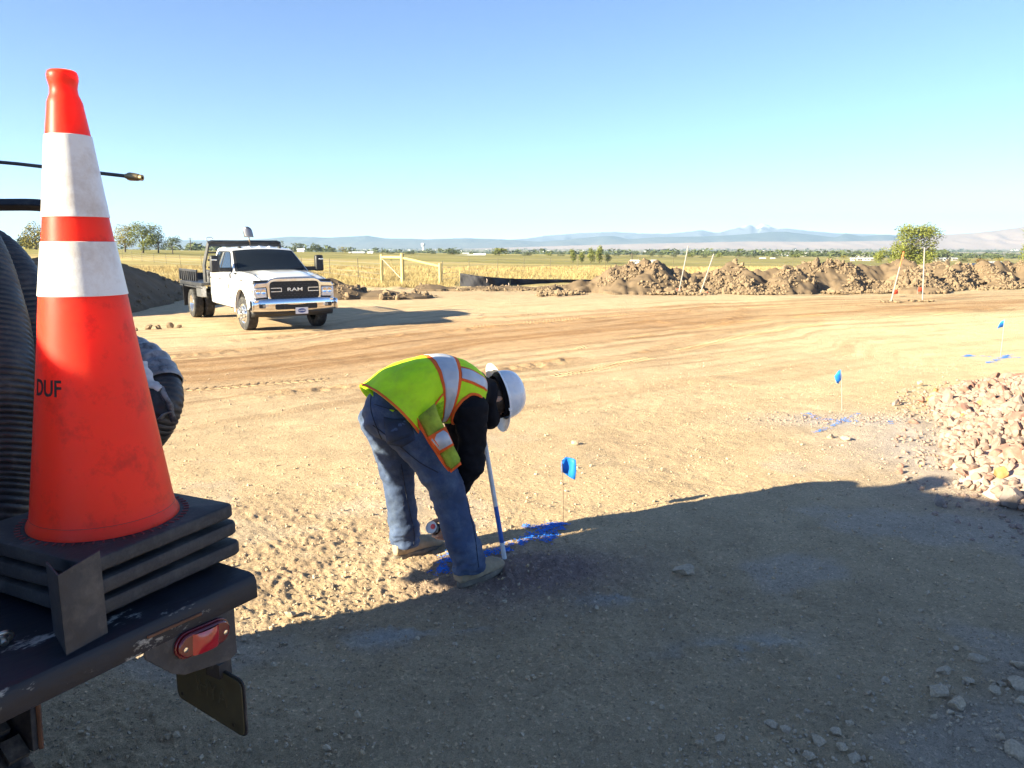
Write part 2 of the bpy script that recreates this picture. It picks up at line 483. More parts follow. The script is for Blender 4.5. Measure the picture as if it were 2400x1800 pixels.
def ground_material(name='soil'):
    m = bpy.data.materials.new(name); m.use_nodes = True
    nt = m.node_tree; N = nt.nodes; L = nt.links
    b = N['Principled BSDF']; b.inputs['Roughness'].default_value = 0.95; b.inputs['Specular IOR Level'].default_value = 0.2
    at = N.new('ShaderNodeAttribute'); at.attribute_name = 'col'
    tc = N.new('ShaderNodeTexCoord')
    def nz(scale, det=4, rough=.6):
        n = N.new('ShaderNodeTexNoise'); n.inputs['Scale'].default_value = scale; n.inputs['Detail'].default_value = det; n.inputs['Roughness'].default_value = rough
        L.new(tc.outputs['Object'], n.inputs['Vector']); return n.outputs['Fac']
    def rng_(v, a, b_, c, d):
        r = N.new('ShaderNodeMapRange'); r.inputs['From Min'].default_value = a; r.inputs['From Max'].default_value = b_; r.inputs['To Min'].default_value = c; r.inputs['To Max'].default_value = d
        L.new(v, r.inputs['Value']); return r.outputs['Result']
    def mul(a, v):
        x = N.new('ShaderNodeMix'); x.data_type = 'RGBA'; x.blend_type = 'MULTIPLY'; x.inputs[0].default_value = 1
        L.new(a, x.inputs[6]); L.new(v, x.inputs[7]); return x.outputs[2]
    c = mul(at.outputs['Color'], rng_(nz(210, 3, .7), .3, .7, .68, 1.30))
    c = mul(c, rng_(nz(38, 5, .7), .3, .7, .82, 1.16))
    c = mul(c, rng_(nz(4.5, 5), .3, .7, .88, 1.1))
    vo = N.new('ShaderNodeTexVoronoi'); vo.inputs['Scale'].default_value = 95; L.new(tc.outputs['Object'], vo.inputs['Vector'])
    sep = N.new('ShaderNodeSeparateColor'); L.new(vo.outputs['Color'], sep.inputs['Color'])
    peb = rng_(sep.outputs[0], .86, .9, 0, 1)
    mx = N.new('ShaderNodeMix'); mx.data_type = 'RGBA'; L.new(peb, mx.inputs[0]); L.new(c, mx.inputs[6])
    L.new(mul(c, rng_(sep.outputs[1], 0, 1, .55, 1.5)), mx.inputs[7])
    L.new(mx.outputs[2], b.inputs['Base Color'])
    b1 = N.new('ShaderNodeBump'); b1.inputs['Strength'].default_value = .9; b1.inputs['Distance'].default_value = .030; L.new(nz(34, 7, .75), b1.inputs['Height'])
    b2 = N.new('ShaderNodeBump'); b2.inputs['Strength'].default_value = .8; b2.inputs['Distance'].default_value = .008; L.new(nz(190, 3, .7), b2.inputs['Height']); L.new(b1.outputs['Normal'], b2.inputs['Normal'])
    L.new(b2.outputs['Normal'], b.inputs['Normal'])
    return m
SOIL = ground_material()
rs = np.concatenate([[0.02, .3, .6, .9, 1.1, 1.3, 1.5, 1.65], np.geomspace(1.8, 62, 900)])
gx, gy, gf = polar(rs)
dz, I = detail_h(gx, gy, True)
gz = base_h(gx, gy) + dz * (1 - sstep(40, 60, I['r']))
gc = ground_colour(gx, gy, I)
struct(npmesh('ground', np.stack([gx, gy, gz], 1), gf, SOIL, attrs={'col': ('FLOAT_COLOR', np.concatenate([gc, np.ones((len(gc), 1))], 1))}))

# ------------------------------------------------------------------ the fields beyond the fence
def field_colour(x, y, r):
    n = len(x)
    gold = C3(.42, .325, .135); pale = C3(.50, .405, .19); green = C3(.25, .22, .072); olive = C3(.30, .255, .092); dark = C3(.09, .11, .04)
    t = r + 14 * (fbm(x * .03, y * .05, 3, 201) - .5) + 0.10 * x
    c = np.tile(pale, (n, 1))
    c = lerp3(c, gold, sstep(66, 82, t)); c = lerp3(c, olive, 0.6 * sstep(88, 100, t)); c = lerp3(c, gold, sstep(112, 124, t))
    c = lerp3(c, green, sstep(132, 165, t)); c = lerp3(c, olive, sstep(215, 240, t)); c = lerp3(c, green, sstep(255, 275, t))
    c = lerp3(c, olive * 1.1, sstep(330, 420, t))
    stripe = fbm(x * 0.02, y * 0.35, 3, 211)
    c = c * (0.62 + 0.76 * stripe)[:, None] * (.8 + .4 * fbm(x * .3, y * .3, 3, 213))[:, None]
    wood = fbm(x * .0022, y * .0060, 4, 221)
    f = sstep(600, 1100, r)
    c = lerp3(c, C3(.30, .25, .14), f * .8)
    c = lerp3(c, dark, f * sstep(.46, .56, wood))
    c = lerp3(c, C3(.46, .40, .30), f * sstep(.60, .68, fbm(x * .0016 + 5, y * .008, 3, 231)))
    return c
FIELD = mat('dry_field', (1, 1, 1), rough=.95, var=.22, vscale=1.6, attr='col', spec=.1, bump=.5, bscale=5)
for nm, r0, r1, cnt, dn in (('field', 62, 520, 190, 300), ('plain', 520, 9700, 150, 360)):
    px_, py_, pf = polar(np.geomspace(r0, r1, cnt), dense=dn, coarse=40)
    rr = np.hypot(px_, py_)
    pz = base_h(px_, py_)
    if nm == 'field': pz = pz + .25 * (fbm(px_ * .12, py_ * .12, 3, 241) - .5) * sstep(62, 80, rr)
    pc = field_colour(px_, py_, rr)
    struct(npmesh(nm, np.stack([px_, py_, pz], 1), pf, FIELD, attrs={'col': ('FLOAT_COLOR', np.concatenate([pc, np.ones((len(pc), 1))], 1))}))

# ------------------------------------------------------------------ mountains along the horizon
HILL = mat('mountain_rock', (1, 1, 1), rough=1, var=0, attr='col', spec=0)
def mountain(name, sky_px, D, depth, foot_z, col_lo, col_hi, seed, snow=None, cols=260, rows=30, amp=.35):
    xs = np.linspace(sky_px[0][0], sky_px[-1][0], cols)
    ys = interp(xs, sky_px)
    V = []; Cc = []
    crest = np.array([list(at_y(a, b, D)) for a, b in zip(xs, ys)])
    for j in range(rows):
        t = j / (rows - 1) * 1.35
        yy = D - depth + depth * t
        X = crest[:, 0] * (yy / D)
        prof = t ** 1.15 if t <= 1 else 1 - (t - 1) * 1.6
        nn = 1 - np.abs(2 * fbm(X * .0045, np.full(cols, yy * .0020), 5, seed) - 1)
        h = crest[:, 2] - foot_z
        k = prof * (1 - amp * (1 - nn) * 2.2 * max(0, 1 - abs(t - .5) * 2) ** .6)
        if 0.93 < t <= 1.02: k = k + 0.05 * (fbm(X * .02, X * 0, 3, seed + 5) - .5)
        z = foot_z + h * k
        V.append(np.stack([X, np.full(cols, yy), z], 1))
        q = np.clip((z - foot_z) / max(h.max(), 1), 0, 1)
        c = lerp3(np.tile(col_lo, (cols, 1)), col_hi, sstep(.1, .7, q + .5 * (fbm(X * .012, np.full(cols, yy * .012), 4, seed + 9) - .5)))
        if snow is not None:
            c = lerp3(c, C3(.8, .8, .8), sstep(snow, snow + .12, q + .5 * (fbm(X * .02, np.full(cols, yy * .03), 4, seed + 13) - .5)))
        Cc.append(c)
    V = np.concatenate(V); Cc = np.concatenate(Cc)
    i, k = np.meshgrid(np.arange(rows - 1), np.arange(cols - 1), indexing='ij')
    F = np.stack([i * cols + k, i * cols + k + 1, (i + 1) * cols + k + 1, (i + 1) * cols + k], -1).reshape(-1, 4)
    return struct(npmesh(name, V, F, HILL, attrs={'col': ('FLOAT_COLOR', np.concatenate([Cc, np.ones((len(Cc), 1))], 1))}))
mountain('foothills', [(700, 585), (1100, 583), (1380, 574), (1500, 571), (1640, 568), (1760, 565), (1900, 566), (2040, 564), (2130, 562), (2200, 549), (2240, 547), (2300, 543), (2350, 537), (2400, 530), (2480, 526), (2600, 524), (2900, 530)],
         5200, 700, -17, C3(.40, .30, .24), C3(.33, .25, .20), 301)
mountain('hills', [(-400, 566), (250, 563), (420, 562), (560, 563), (640, 557), (680, 553), (770, 556), (860, 551), (905, 558), (940, 558), (1000, 560), (1090, 557), (1180, 560), (1270, 566), (1330, 561), (1400, 553), (1440, 552), (1475, 560), (1520, 556),
                   (1600, 554), (1700, 551), (1760, 546), (1835, 541), (1900, 548), (1960, 556), (1982, 545), (2020, 553), (2080, 548), (2130, 555), (2300, 552), (2600, 550), (2900, 548)],
         6600, 1100, -17, C3(.15, .15, .13), C3(.08, .10, .09), 311)
mountain('mountains', [(900, 566), (1150, 563), (1230, 559), (1280, 551), (1360, 545), (1440, 542), (1500, 546), (1560, 547), (1620, 541), (1645, 537), (1680, 545), (1720, 535), (1752, 526), (1760, 524), (1772, 531), (1785, 521), (1797, 524), (1812, 531), (1850, 535), (1900, 540),
                       (1960, 545), (2100, 550), (2300, 548), (2500, 552)],
         9000, 1700, -17, C3(.10, .11, .12), C3(.16, .17, .18), 321, snow=.80)
# ------------------------------------------------------------------ hazy air over the plain
hm = bpy.data.materials.new('haze'); hm.use_nodes = True
hn = hm.node_tree.nodes; hn.remove(hn['Principled BSDF'])
pv = hn.new('ShaderNodeVolumePrincipled')
pv.inputs['Color'].default_value = (.50, .72, 1.0, 1); pv.inputs['Density'].default_value = 0.000125; pv.inputs['Anisotropy'].default_value = 0.1
hm.node_tree.links.new(pv.outputs['Volume'], hn['Material Output'].inputs['Volume'])
hb = MB().box((0, 4760, 150), (15000, 9840, 440))
stuff(hb.build('haze', hm))
# ================================================================== THE TRAILER CORNER, CONES AND HOSES
BLACKP = mat('black_paint', (.010, .011, .016), rough=.5, spec=.3, var=.25, vscale=30, dirt=(.30, .27, .22), dscale=7, damt=.22, bump=.05, bscale=90)
SCRATCH = mat('scratched_black_paint', (.010, .012, .019), rough=.46, spec=.3, var=.25, vscale=30, dirt=(.46, .45, .41), dscale=7, damt=.62, dsharp=(.585, .63), stretch=(1.6, .7, 1.6), bump=.08, bscale=60)
STEELD = mat('dusty_dark_steel', (.030, .031, .036), rough=.62, var=.3, vscale=22, dirt=(.16, .145, .125), dscale=14, damt=.45, bump=.1, bscale=120)
RUST = mat('rusty_edge', (.12, .055, .03), rough=.9, var=.4, vscale=40)
RUBBER = mat('black_rubber', (.019, .019, .022), rough=.68, var=.35, vscale=25, dirt=(.12, .115, .105), dscale=18, damt=.35, bump=.12, bscale=140)
HOSE = mat('hose_rubber', (.014, .013, .015), rough=.5, var=.35, vscale=20, dirt=(.13, .12, .11), dscale=22, damt=.40, bump=.1, bscale=120)
TYRE = mat('tyre_rubber', (.022, .022, .024), rough=.85, var=.3, vscale=20, dirt=(.17, .155, .13), dscale=10, damt=.55, bump=.2, bscale=60)
ORANGE = mat('cone_vinyl', (.93, .040, .018), rough=.42, var=.05, vscale=9, dirt=(.20, .022, .016), dscale=13, damt=.60, dsharp=(.52, .74), spec=.15, bump=.02, bscale=40, sub=.75)
ORANGE.node_tree.nodes['Principled BSDF'].inputs['Subsurface Radius'].default_value = (1.0, .07, .02)
ORANGE.node_tree.nodes['Principled BSDF'].inputs['Subsurface Scale'].default_value = .18
COLLAR = mat('reflective_collar', (.70, .68, .66), rough=.34, var=.06, vscale=18, dirt=(.34, .23, .14), dscale=9, damt=.62, dsharp=(.47, .70), bump=.05, bscale=220)
INK = mat('stencil_ink', (.012, .011, .012), rough=.7, var=.2)
REDLENS = mat('red_lens', (.33, .008, .018), rough=.16, var=.15, vscale=40, coat=.6)
REDDARK = mat('dark_red_lens', (.10, .006, .012), rough=.2, var=.15, coat=.5)
CHROME = mat('chrome', (.78, .78, .80), rough=.09, metal=1, var=.05)
ZINC = mat('zinc_plated', (.50, .48, .43), rough=.4, metal=1, var=.25, vscale=40, dirt=(.12, .10, .08), dscale=30, damt=.5)
BRASS = mat('dull_brass', (.34, .25, .13), rough=.48, metal=.7, var=.35, vscale=60, dirt=(.10, .08, .06), dscale=60, damt=.6)
TAPE = mat('grey_tape', (.20, .21, .23), rough=.34, var=.4, vscale=24, dirt=(.025, .025, .03), dscale=18, damt=.85, dsharp=(.48, .60), bump=.35, bscale=45)
PLATE = mat('plate_back', (.075, .072, .045), rough=.5, metal=.4, var=.25, vscale=25, dirt=(.03, .03, .02), dscale=20, damt=.5)

# trailer frame: u along the rear edge (towards the far corner), a forward along the trailer
CORNER = Vector((-0.493, 1.392, 1.060))
EU = Vector((.505, .863, 0)).normalized()
EA = Vector((-EU.y, EU.x, 0))
ang = math.atan2(EA.y, EA.x)                      # local +x = forward, local +y = left, so far side is -y
trailer = thing('vacuum_trailer', 'black trailer with scratched rear bumper, hoses and cones on its deck, parked at left', 'trailer', (CORNER.x, CORNER.y, 0), ang)
def TL(p):
    """world point -> trailer's own coordinates"""
    d = Vector((p[0], p[1], p[2])) - Vector((CORNER.x, CORNER.y, 0))
    return Vector((d.x * EA.x + d.y * EA.y, d.x * -EA.y + d.y * EA.x, d.z))
def on_rear(px, py, off=0.0):
    """point of the rear face plane seen at a place of the photograph (trailer coordinates)"""
    d = ray(px, py); d = Vector(d); o = Vector((0, 0, CAM_H))
    n = -EA; t = (CORNER - n * 0 + n * off - o).dot(n) / d.dot(n)
    return TL(o + d * t)
DZ = 1.060
# deck: a folded steel sheet with a rounded rear lip; width 2.3 m to the left (+y local)
W = 2.3
lip = [(0.30, DZ), (0.018, DZ), (0.006, DZ - .004), (0.0, DZ - .014), (0.0, DZ - .048), (0.006, DZ - .052), (0.012, DZ - .046), (0.012, DZ - .012), (0.30, DZ - .012)]
m_ = MB().prism(lip, 0, W, axis='y')
m_.build('bumper', SCRATCH, trailer, smooth=40)
MB().box((1.4, W / 2, DZ - .016), (2.2, W, .03)).box((.302, W / 2, DZ - .05), (.03, W, .09)).build('deck', BLACKP, trailer, bevel=.004)
MB().box((1.4, .10, DZ - .10), (2.1, .07, .13)).box((1.4, W - .10, DZ - .10), (2.1, .07, .13)).build('chassis', BLACKP, trailer, bevel=.005)
# side plate under the far corner carries the marker light
pl = [on_rear(*p, off=0) for p in ((336, 1500), (549, 1405), (557, 1530), (540, 1548), (434, 1583), (405, 1580), (343, 1548))]
poly = [(p.y, p.z) for p in pl]
lp = MB()
n = len(poly)
lp.add([(.006, a, b) for a, b in poly] + [(.001, a, b) for a, b in poly], [tuple(range(n)), tuple(range(n, 2 * n))[::-1]] + [(i, n + i, n + (i + 1) % n, (i + 1) % n) for i in range(n)])
lp.box((.10, poly[1][0] + .003, (poly[1][1] + poly[2][1]) / 2), (.19, .005, .085))
lp.build('light_bracket', STEELD, trailer, bevel=.0015)
e0, e1 = on_rear(345, 1496), on_rear(470, 1440)
MB().tube([e0 + Vector((-.002, 0, .002)), e1 + Vector((-.002, 0, .002))], .0028, 6).build('rusty_weld', RUST, trailer, smooth=60)
# oval marker light
a0, a1 = on_rear(424, 1515), on_rear(517, 1474)
ax = (a1 - a0).normalized(); up_ = Vector((-1, 0, 0)).cross(ax).normalized()
if up_.z < 0: up_ = -up_
LM = Matrix.Translation((a0 + a1) / 2) @ Matrix((( -1, ax.x, up_.x), (0, ax.y, up_.y), (0, ax.z, up_.z))).to_4x4()
ll = (a1 - a0).length / 2 + .012
def stad(l, r, k=8):
    pts = []
    for i in range(k + 1):
        t = -math.pi / 2 + math.pi * i / k; pts.append((l - r + r * math.cos(t), r * math.sin(t)))
    for i in range(k + 1):
        t = math.pi / 2 + math.pi * i / k; pts.append((-(l - r) + r * math.cos(t), r * math.sin(t)))
    return pts
hh = .0215
ml = MB().prism(stad(ll + .003, hh + .003), .000, .006, axis='x', M=LM).build('marker_light', REDDARK, trailer, bevel=.001)
MB().prism(stad(ll, hh), .006, .013, axis='x', M=LM).build('lens_rim', REDDARK, ml, bevel=.003)
lens = MB()
rows = []
for i in range(13):
    t = i / 12; s = math.sin(math.pi * t)
    rows.append([(.012 + .013 * (s ** .4) * (1 - (v * v) * .35), (t - .5) * 1.05 * ll, v * hh * .9) for v in (-1, -.6, -.2, .2, .6, 1)])
lens.grid(rows, M=LM); lens.build('lens', REDLENS, ml, smooth=50)
for sgn in (-1, 1):
    MB().lathe([(.0045, .0), (.0045, .002), (.001, .003)], 10, M=LM @ Matrix.Translation((.0125, sgn * ll * .78, -.003)) @ Matrix.Rotation(R(90), 4, 'Y')).build('screw', CHROME, ml, smooth=40)
# little licence plate hanging below, square to the rear edge
def _sc():
    for k in np.linspace(.9, 1.4, 200):
        if TL(at_d(574, 1729, 1.19 * k)).x > .012: return k
    return 1.0
KP = _sc()
P1, P2 = at_d(418, 1632, 1.30 * KP), at_d(574, 1729, 1.19 * KP)
P2.z = P1.z = (P1.z + P2.z) / 2
pa = TL(P1); pb = TL(P2); pv_ = (pb - pa); wpl = pv_.length; pv_.normalize()
PM = Matrix.Translation(pa) @ Matrix(((pv_.x, -pv_.y, 0), (pv_.y, pv_.x, 0), (0, 0, 1))).to_4x4()   # x along the plate, z up
def rrect(w, h, r, k=4, x0=0, y0=0):
    pts = []
    for cx, cy, a in ((w - r, r, -90), (w - r, h - r, 0), (r, h - r, 90), (r, r, 180)):
        for i in range(k + 1):
            t = R(a + 90 * i / k); pts.append((x0 + cx + r * math.cos(t), y0 + cy + r * math.sin(t)))
    return pts
HP = .118
lpo = MB().prism(rrect(wpl, HP, .016), -.0008, .0008, axis='y', M=PM).build('licence_plate', PLATE, trailer)
MB().prism(rrect(wpl + .008, HP + .006, .018, x0=-.004, y0=-.003), .003, .006, axis='y', M=PM).build('plate_holder', RUBBER, lpo)
EMB = mat('embossed_plate', (.105, .10, .07), rough=.45, metal=.4, var=.2)
text_mesh('IHYA', .056, EMB, 'plate_lettering', lpo, ext=.0009, M=PM @ Matrix.Translation((wpl * .55, -.0012, HP * .52)) @ Matrix.Rotation(R(90), 4, 'X'), sx=.9, off=-.0012)
for q in ((.02, .014), (wpl - .035, .014)):
    MB().lathe([(.004, 0), (.004, .001)], 10, M=PM @ Matrix.Translation((q[0], -.0008, q[1])) @ Matrix.Rotation(R(90), 4, 'X')).build('plate_hole', INK, lpo)
top = PM @ Vector((wpl * .66, .004, HP))
MB().tube([top + Vector((0, 0, -.012)), top + Vector((.004, .012, .02)), top + Vector((.006, .03, .05))], .009, 8).box(tuple(top + Vector((0, 0, .004))), (.04, .03, .03)).build('plate_lamp', RUBBER, trailer, smooth=45)
# upright angle iron that keeps the cones on the deck
def on_deck(px, py): return TL(at_z(px, py, DZ))
b_mid = on_deck(152, 1503); b_right = on_deck(250, 1452)
t_left = TL(at_z(82, 1268, 1.178)); t_right = TL(at_z(231, 1258, 1.178))
b_left = b_mid.lerp(on_deck(105, 1420), .62)
_c = TL((0, 0, CAM_H))
for _p in (b_mid, b_right, b_left):
    _q = _c + (_p - _c) * .962; _p.x, _p.y = _q.x, _q.y
top_mid = b_mid + Vector((0, 0, .118))
tr = b_right + Vector((0, 0, .142)); tl = b_left + Vector((0, 0, .12))
ai = MB()
th = Vector((.004, -.002, 0))
ai.add([b_mid, b_right, tr, top_mid + Vector((0, 0, .012)), b_mid + th, b_right + th, tr + th, top_mid + Vector((0, 0, .012)) + th], [(0, 1, 2, 3), (7, 6, 5, 4), (0, 4, 5, 1), (1, 5, 6, 2), (2, 6, 7, 3), (3, 7, 4, 0)])
th = Vector((.003, -.004, 0))
ai.add([b_mid, b_left, tl, top_mid + Vector((0, 0, .012)), b_mid + th, b_left + th, tl + th, top_mid + Vector((0, 0, .012)) + th], [(3, 2, 1, 0), (4, 5, 6, 7), (1, 5, 4, 0), (2, 6, 5, 1), (3, 7, 6, 2), (0, 4, 7, 3)])
ai.build('angle_stop', STEELD, trailer, bevel=.0015)
# tie ring
rp = on_deck(8, 1512) + Vector((0, 0, .012))
bz = Matrix.Translation(rp) @ Matrix.Rotation(R(58), 4, 'Y') @ Matrix.Rotation(R(10), 4, 'X')
circ = [(.013 * math.cos(2 * math.pi * k / 24), .013 * math.sin(2 * math.pi * k / 24), 0) for k in range(25)]
MB().tube(circ, .0036, 8, cap=False, M=bz).build('tie_ring', ZINC, trailer, smooth=60)
MB().lathe([(.006, -.012), (.006, .004), (.002, .005)], 12, M=bz).build('ring_bolt', ZINC, trailer, smooth=40)
# wheel under the deck, with fender plate
_t = TL(at_d(92, 1735, 1.50))
wc = Vector((_t.x + .26, _t.y + .11, .40))
wheel = MB()
prof = []
for r_, y_ in ((.20, -.10), (.33, -.115), (.375, -.10), (.392, -.075), (.398, 0), (.392, .075), (.375, .10), (.33, .115), (.20, .10)):
    prof.append((r_, y_))
wheel.lathe(prof, 40, M=Matrix.Translation(wc) @ Matrix.Rotation(R(90), 4, 'X'), cap=False)
tyre = wheel.build('tyre', TYRE, trailer, smooth=50)
tr_ = MB()
for k in range(40):
    t = 2 * math.pi * k / 40
    for yy in (-.075, -.025, .025, .075):
        tr_.box((0, yy + .006 * (k % 2), .398), (.045, .038, .014), M=Matrix.Translation(wc) @ Matrix.Rotation(t, 4, 'Y'))
stuff(tr_.build('tread_blocks', TYRE, tyre))
MB().lathe([(.0, -.02), (.20, -.02), (.20, .02), (0, .02)], 24, M=Matrix.Translation(wc + Vector((0, -.08, 0))) @ Matrix.Rotation(R(90), 4, 'X'), cap=False).build('rim', ZINC, trailer, smooth=40)
f0 = TL(at_d(84, 1640, 1.52)); f1 = TL(at_d(93, 1755, 1.50))
MB().add([f0, f1, f1 + Vector((.26, .02, .0)), f0 + Vector((.26, .02, .0)), f0 + Vector((0, .012, 0)), f1 + Vector((0, .012, 0)), f1 + Vector((.26, .032, 0)), f0 + Vector((.26, .032, 0))],
         [(0, 1, 2, 3), (7, 6, 5, 4), (0, 4, 5, 1), (1, 5, 6, 2), (2, 6, 7, 3), (3, 7, 4, 0)]).build('fender_plate', BLACKP, trailer, bevel=.002)
MB().tube([f0 + Vector((-.003, -.002, 0)), f1 + Vector((-.003, -.002, .0))], .0045, 6).build('rusty_rim', RUST, trailer, smooth=60)
# tank and pump housing behind the hoses (out of the picture, they throw the big shadow)
TANKP = mat('tank_paint', (.55, .55, .56), rough=.4, var=.1, dirt=(.3, .25, .18), damt=.3)
tk = MB(); TR_ = .66
tk.lathe([(0.001, 1.30), (.40, 1.31), (.59, 1.36), (TR_, 1.46), (TR_, 2.60), (.59, 2.69), (.001, 2.72)], 40, M=Matrix.Translation((0, .72, 1.73)) @ Matrix.Rotation(R(90), 4, 'Y'), cap=False)
MB().box((2.42, .30, 2.0), (.15, .20, .84)).box((2.45, .20, 1.38), (.40, .30, .66)).box((2.67, .20, 1.24), (.12, .30, .56)).build('shadow_blocks', BLACKP, trailer, bevel=.01)  # unseen blocks added to close gaps and square the corner of the trailer's shadow
tk.build('tank', TANKP, trailer, smooth=40)
MB().box((2.0, 1.55, 1.68), (1.3, 1.4, 1.24)).box((1.55, 1.2, .60), (1.7, 1.9, .75)).build('pump_housing', BLACKP, trailer, bevel=.02)
MB().box((.9, 1.75, 1.45), (1.0, .9, .75)).box((.9, 1.5, .65), (1.3, 1.4, .70)).build('tool_box', BLACKP, trailer, bevel=.02)
wm = wheel.mesh('tyre', 50); wm.materials.append(TYRE)
link_mesh('tyre', wm, trailer, (1.05, 0, 0)); link_mesh('tyre', wm, trailer, (0, 1.5, 0)); link_mesh('tyre', wm, trailer, (1.05, 1.5, 0))

# ------------------------------------------------------------------ three stacked cones
def slab(mb, z0, th, w, r, seg=6):
    rows = []
    prof = [(0, -.004), (.004, 0), (th - .006, 0), (th - .002, -.002), (th, -.006)]
    def rr(wd, rad):
        pts = []
        for cx, cy, a in ((1, 1, 0), (-1, 1, 90), (-1, -1, 180), (1, -1, 270)):
            for i in range(seg + 1):
                t = R(a + 90 * i / seg); pts.append((cx * (wd - rad) + rad * math.cos(t), cy * (wd - rad) + rad * math.sin(t)))
        return pts
    for dz_, ins in prof:
        rows.append([(x, y, z0 + dz_) for x, y in rr(w + ins, r + ins)])
    mb.grid(rows, close=True)
    n = len(rows[0]); o = len(mb.v)
    mb.f.append(tuple(range(o - n, o))); mb.mi.append(0)
    mb.f.append(tuple(range(o - 5 * n, o - 4 * n))[::-1]); mb.mi.append(0)
HALF = .165
CONE_AT = Vector((-0.772, 1.391, 0)); SL = .027
tops = [1.175, 1.175 - .037, 1.175 - .075]
crot = math.atan2(EU.y, EU.x) + R(5.4)
labels = ['tall orange traffic cone with two white reflective bands, on top of the stack',
          'black rubber cone base in the middle of the stack of three cones',
          'black rubber cone base lowest in the stack, resting on the scratched deck']
# outline of the cone, heights above its base
CONE_Z = [0, .006, .020, .051, .093, .176, .335, .420, .515, .556, .696, .742]
CONE_R = [.1300, .1295, .1220, .1182, .1127, .1016, .0812, .0710, .0576, .0524, .0353, .0285]
def cone_r(z):
    return float(np.interp(z, CONE_Z, CONE_R))
for i, zt in enumerate(tops):
    c = thing('traffic_cone', labels[i], 'traffic cone', (CONE_AT.x + .003 * i, CONE_AT.y + .001 * i, zt - SL), crot + (0, .02, -.03)[i], 'cones stacked on the trailer deck')
    b = MB(); slab(b, 0, SL, HALF + .001 * i, .02)
    for k in range(4):                                            # feet that keep the bases apart
        t = math.pi / 2 * k
        for s in (-.09, .0, .09):
            b.box(((HALF - .03) * math.cos(t) - s * math.sin(t), (HALF - .03) * math.sin(t) + s * math.cos(t), -.006), (.014, .014, .012))
    b.build('base', RUBBER, c, smooth=35)
    if i == 0:
        z0 = SL
        prof = [(.130, z0 - .004), (.130, z0 + .003), (.1285, z0 + .008), (.1235, z0 + .016)] + [(cone_r(z), z0 + z) for z in np.linspace(.04, .742, 40)]
        prof += [(.0278, z0 + .749), (.0252, z0 + .756), (.0222, z0 + .763), (.0213, z0 + .773), (.0226, z0 + .780), (.0243, z0 + .787), (.0243, z0 + .794), (.0226, z0 + .800), (.019, z0 + .802), (.015, z0 + .799), (.0145, z0 + .78)]
        MB().lathe(prof, 64, cap=False).build('body', ORANGE, c, smooth=50)
        for za, zb in ((.420, .515), (.556, .696)):
            MB().lathe([(cone_r(za) - .002, z0 + za - .0005), (cone_r(za) + .0016, z0 + za), (cone_r(za) + .0016, z0 + za + .002)] + [(cone_r(z) + .0016, z0 + z) for z in np.linspace(za + .004, zb - .002, 12)] + [(cone_r(zb) - .002, z0 + zb)], 64, cap=False).build('reflective_band', COLLAR, c, smooth=50)
        # raised dashes round the foot, moulded seam and stencilled letters
        d = MB()
        for k in range(56):
            t = 2 * math.pi * k / 56
            d.box((.142, 0, z0 + .001), (.010, .0028, .002), M=Matrix.Rotation(t, 4, 'Z'))
        stuff(d.build('moulded_dashes', mat('red_dash', (.16, .03, .03), rough=.6), c))
        MB().lathe([(cone_r(.024) + .0004, z0 + .018), (cone_r(.024) + .0016, z0 + .020), (cone_r(.024) + .0004, z0 + .022)], 64, cap=False).build('moulded_seam', mat('seam', (.30, .02, .015), rough=.5), c, smooth=40)
        zc = .262; view = math.atan2(-CONE_AT.y, -CONE_AT.x) - crot
        def wrap(p, zc=zc, view=view, z0=z0):
            z = zc + p.y; r_ = cone_r(z) + .0006 + p.z
            t = view - R(51) + p.x / cone_r(zc)
            return Vector((r_ * math.cos(t), r_ * math.sin(t), z0 + z))
        txt = text_mesh('DUF', .040, INK, 'stencil_lettering', c, ext=.0004, sx=.80, func=wrap, off=.0006)
    else:
        MB().lathe([(.105, SL - .004), (.101, SL + .012), (.088, SL + .06)], 48, cap=False).build('body', ORANGE, c, smooth=40)

# ------------------------------------------------------------------ hoses on the deck
def hose(name, label, pts, rad, pitch=.0125, depth=.0045, seg=28, n=160):
    P = spline(pts, 220)
    L = np.concatenate([[0], np.cumsum(np.linalg.norm(np.diff(P, axis=0), axis=1))])
    m = int(L[-1] / pitch * 5)
    s = np.linspace(0, L[-1], m)
    Q = np.stack([np.interp(s, L, [p[k] for p in P]) for k in range(3)], 1)
    wob = .45 + 1.1 * fbm(s * 22, s * 0 + rad * 50, 3, 333)
    rr = rad * (1 + .05 * (fbm(s * 5, s * 0 + 3, 2, 335) - .5)) + depth * wob * (np.abs(np.sin(math.pi * s / pitch)) ** .7 - .6)
    return MB().tube([Vector(q) for q in Q], list(rr), seg)
def hp(px, py, d): return at_d(px, py, d)
h1 = hose('', '', [hp(-150, 480, 1.80), hp(-75, 610, 1.74), hp(-32, 760, 1.70), hp(-14, 900, 1.66), hp(-10, 1000, 1.64), hp(-15, 1110, 1.62), hp(-34, 1215, 1.60), hp(-90, 1300, 1.60)], .080)
t = thing('suction_hose', 'thick black corrugated hose, front loop at the left edge beside the cone', 'hose', (0, 0, 0), 0, 'corrugated hoses on the trailer')
h1.build('hose_wall', HOSE, t, smooth=60)
h2 = hose('', '', [hp(-200, 560, 1.98), hp(-90, 583, 1.97), hp(-25, 618, 1.96), hp(26, 690, 1.95), hp(60, 790, 1.94), hp(82, 900, 1.92), hp(92, 1020, 1.90), hp(70, 1180, 1.88)], .083)
t = thing('suction_hose', 'black corrugated hose arching down behind the front hose and the cone', 'hose', (0, 0, 0), 0, 'corrugated hoses on the trailer')
h2.build('hose_wall', HOSE, t, smooth=60)
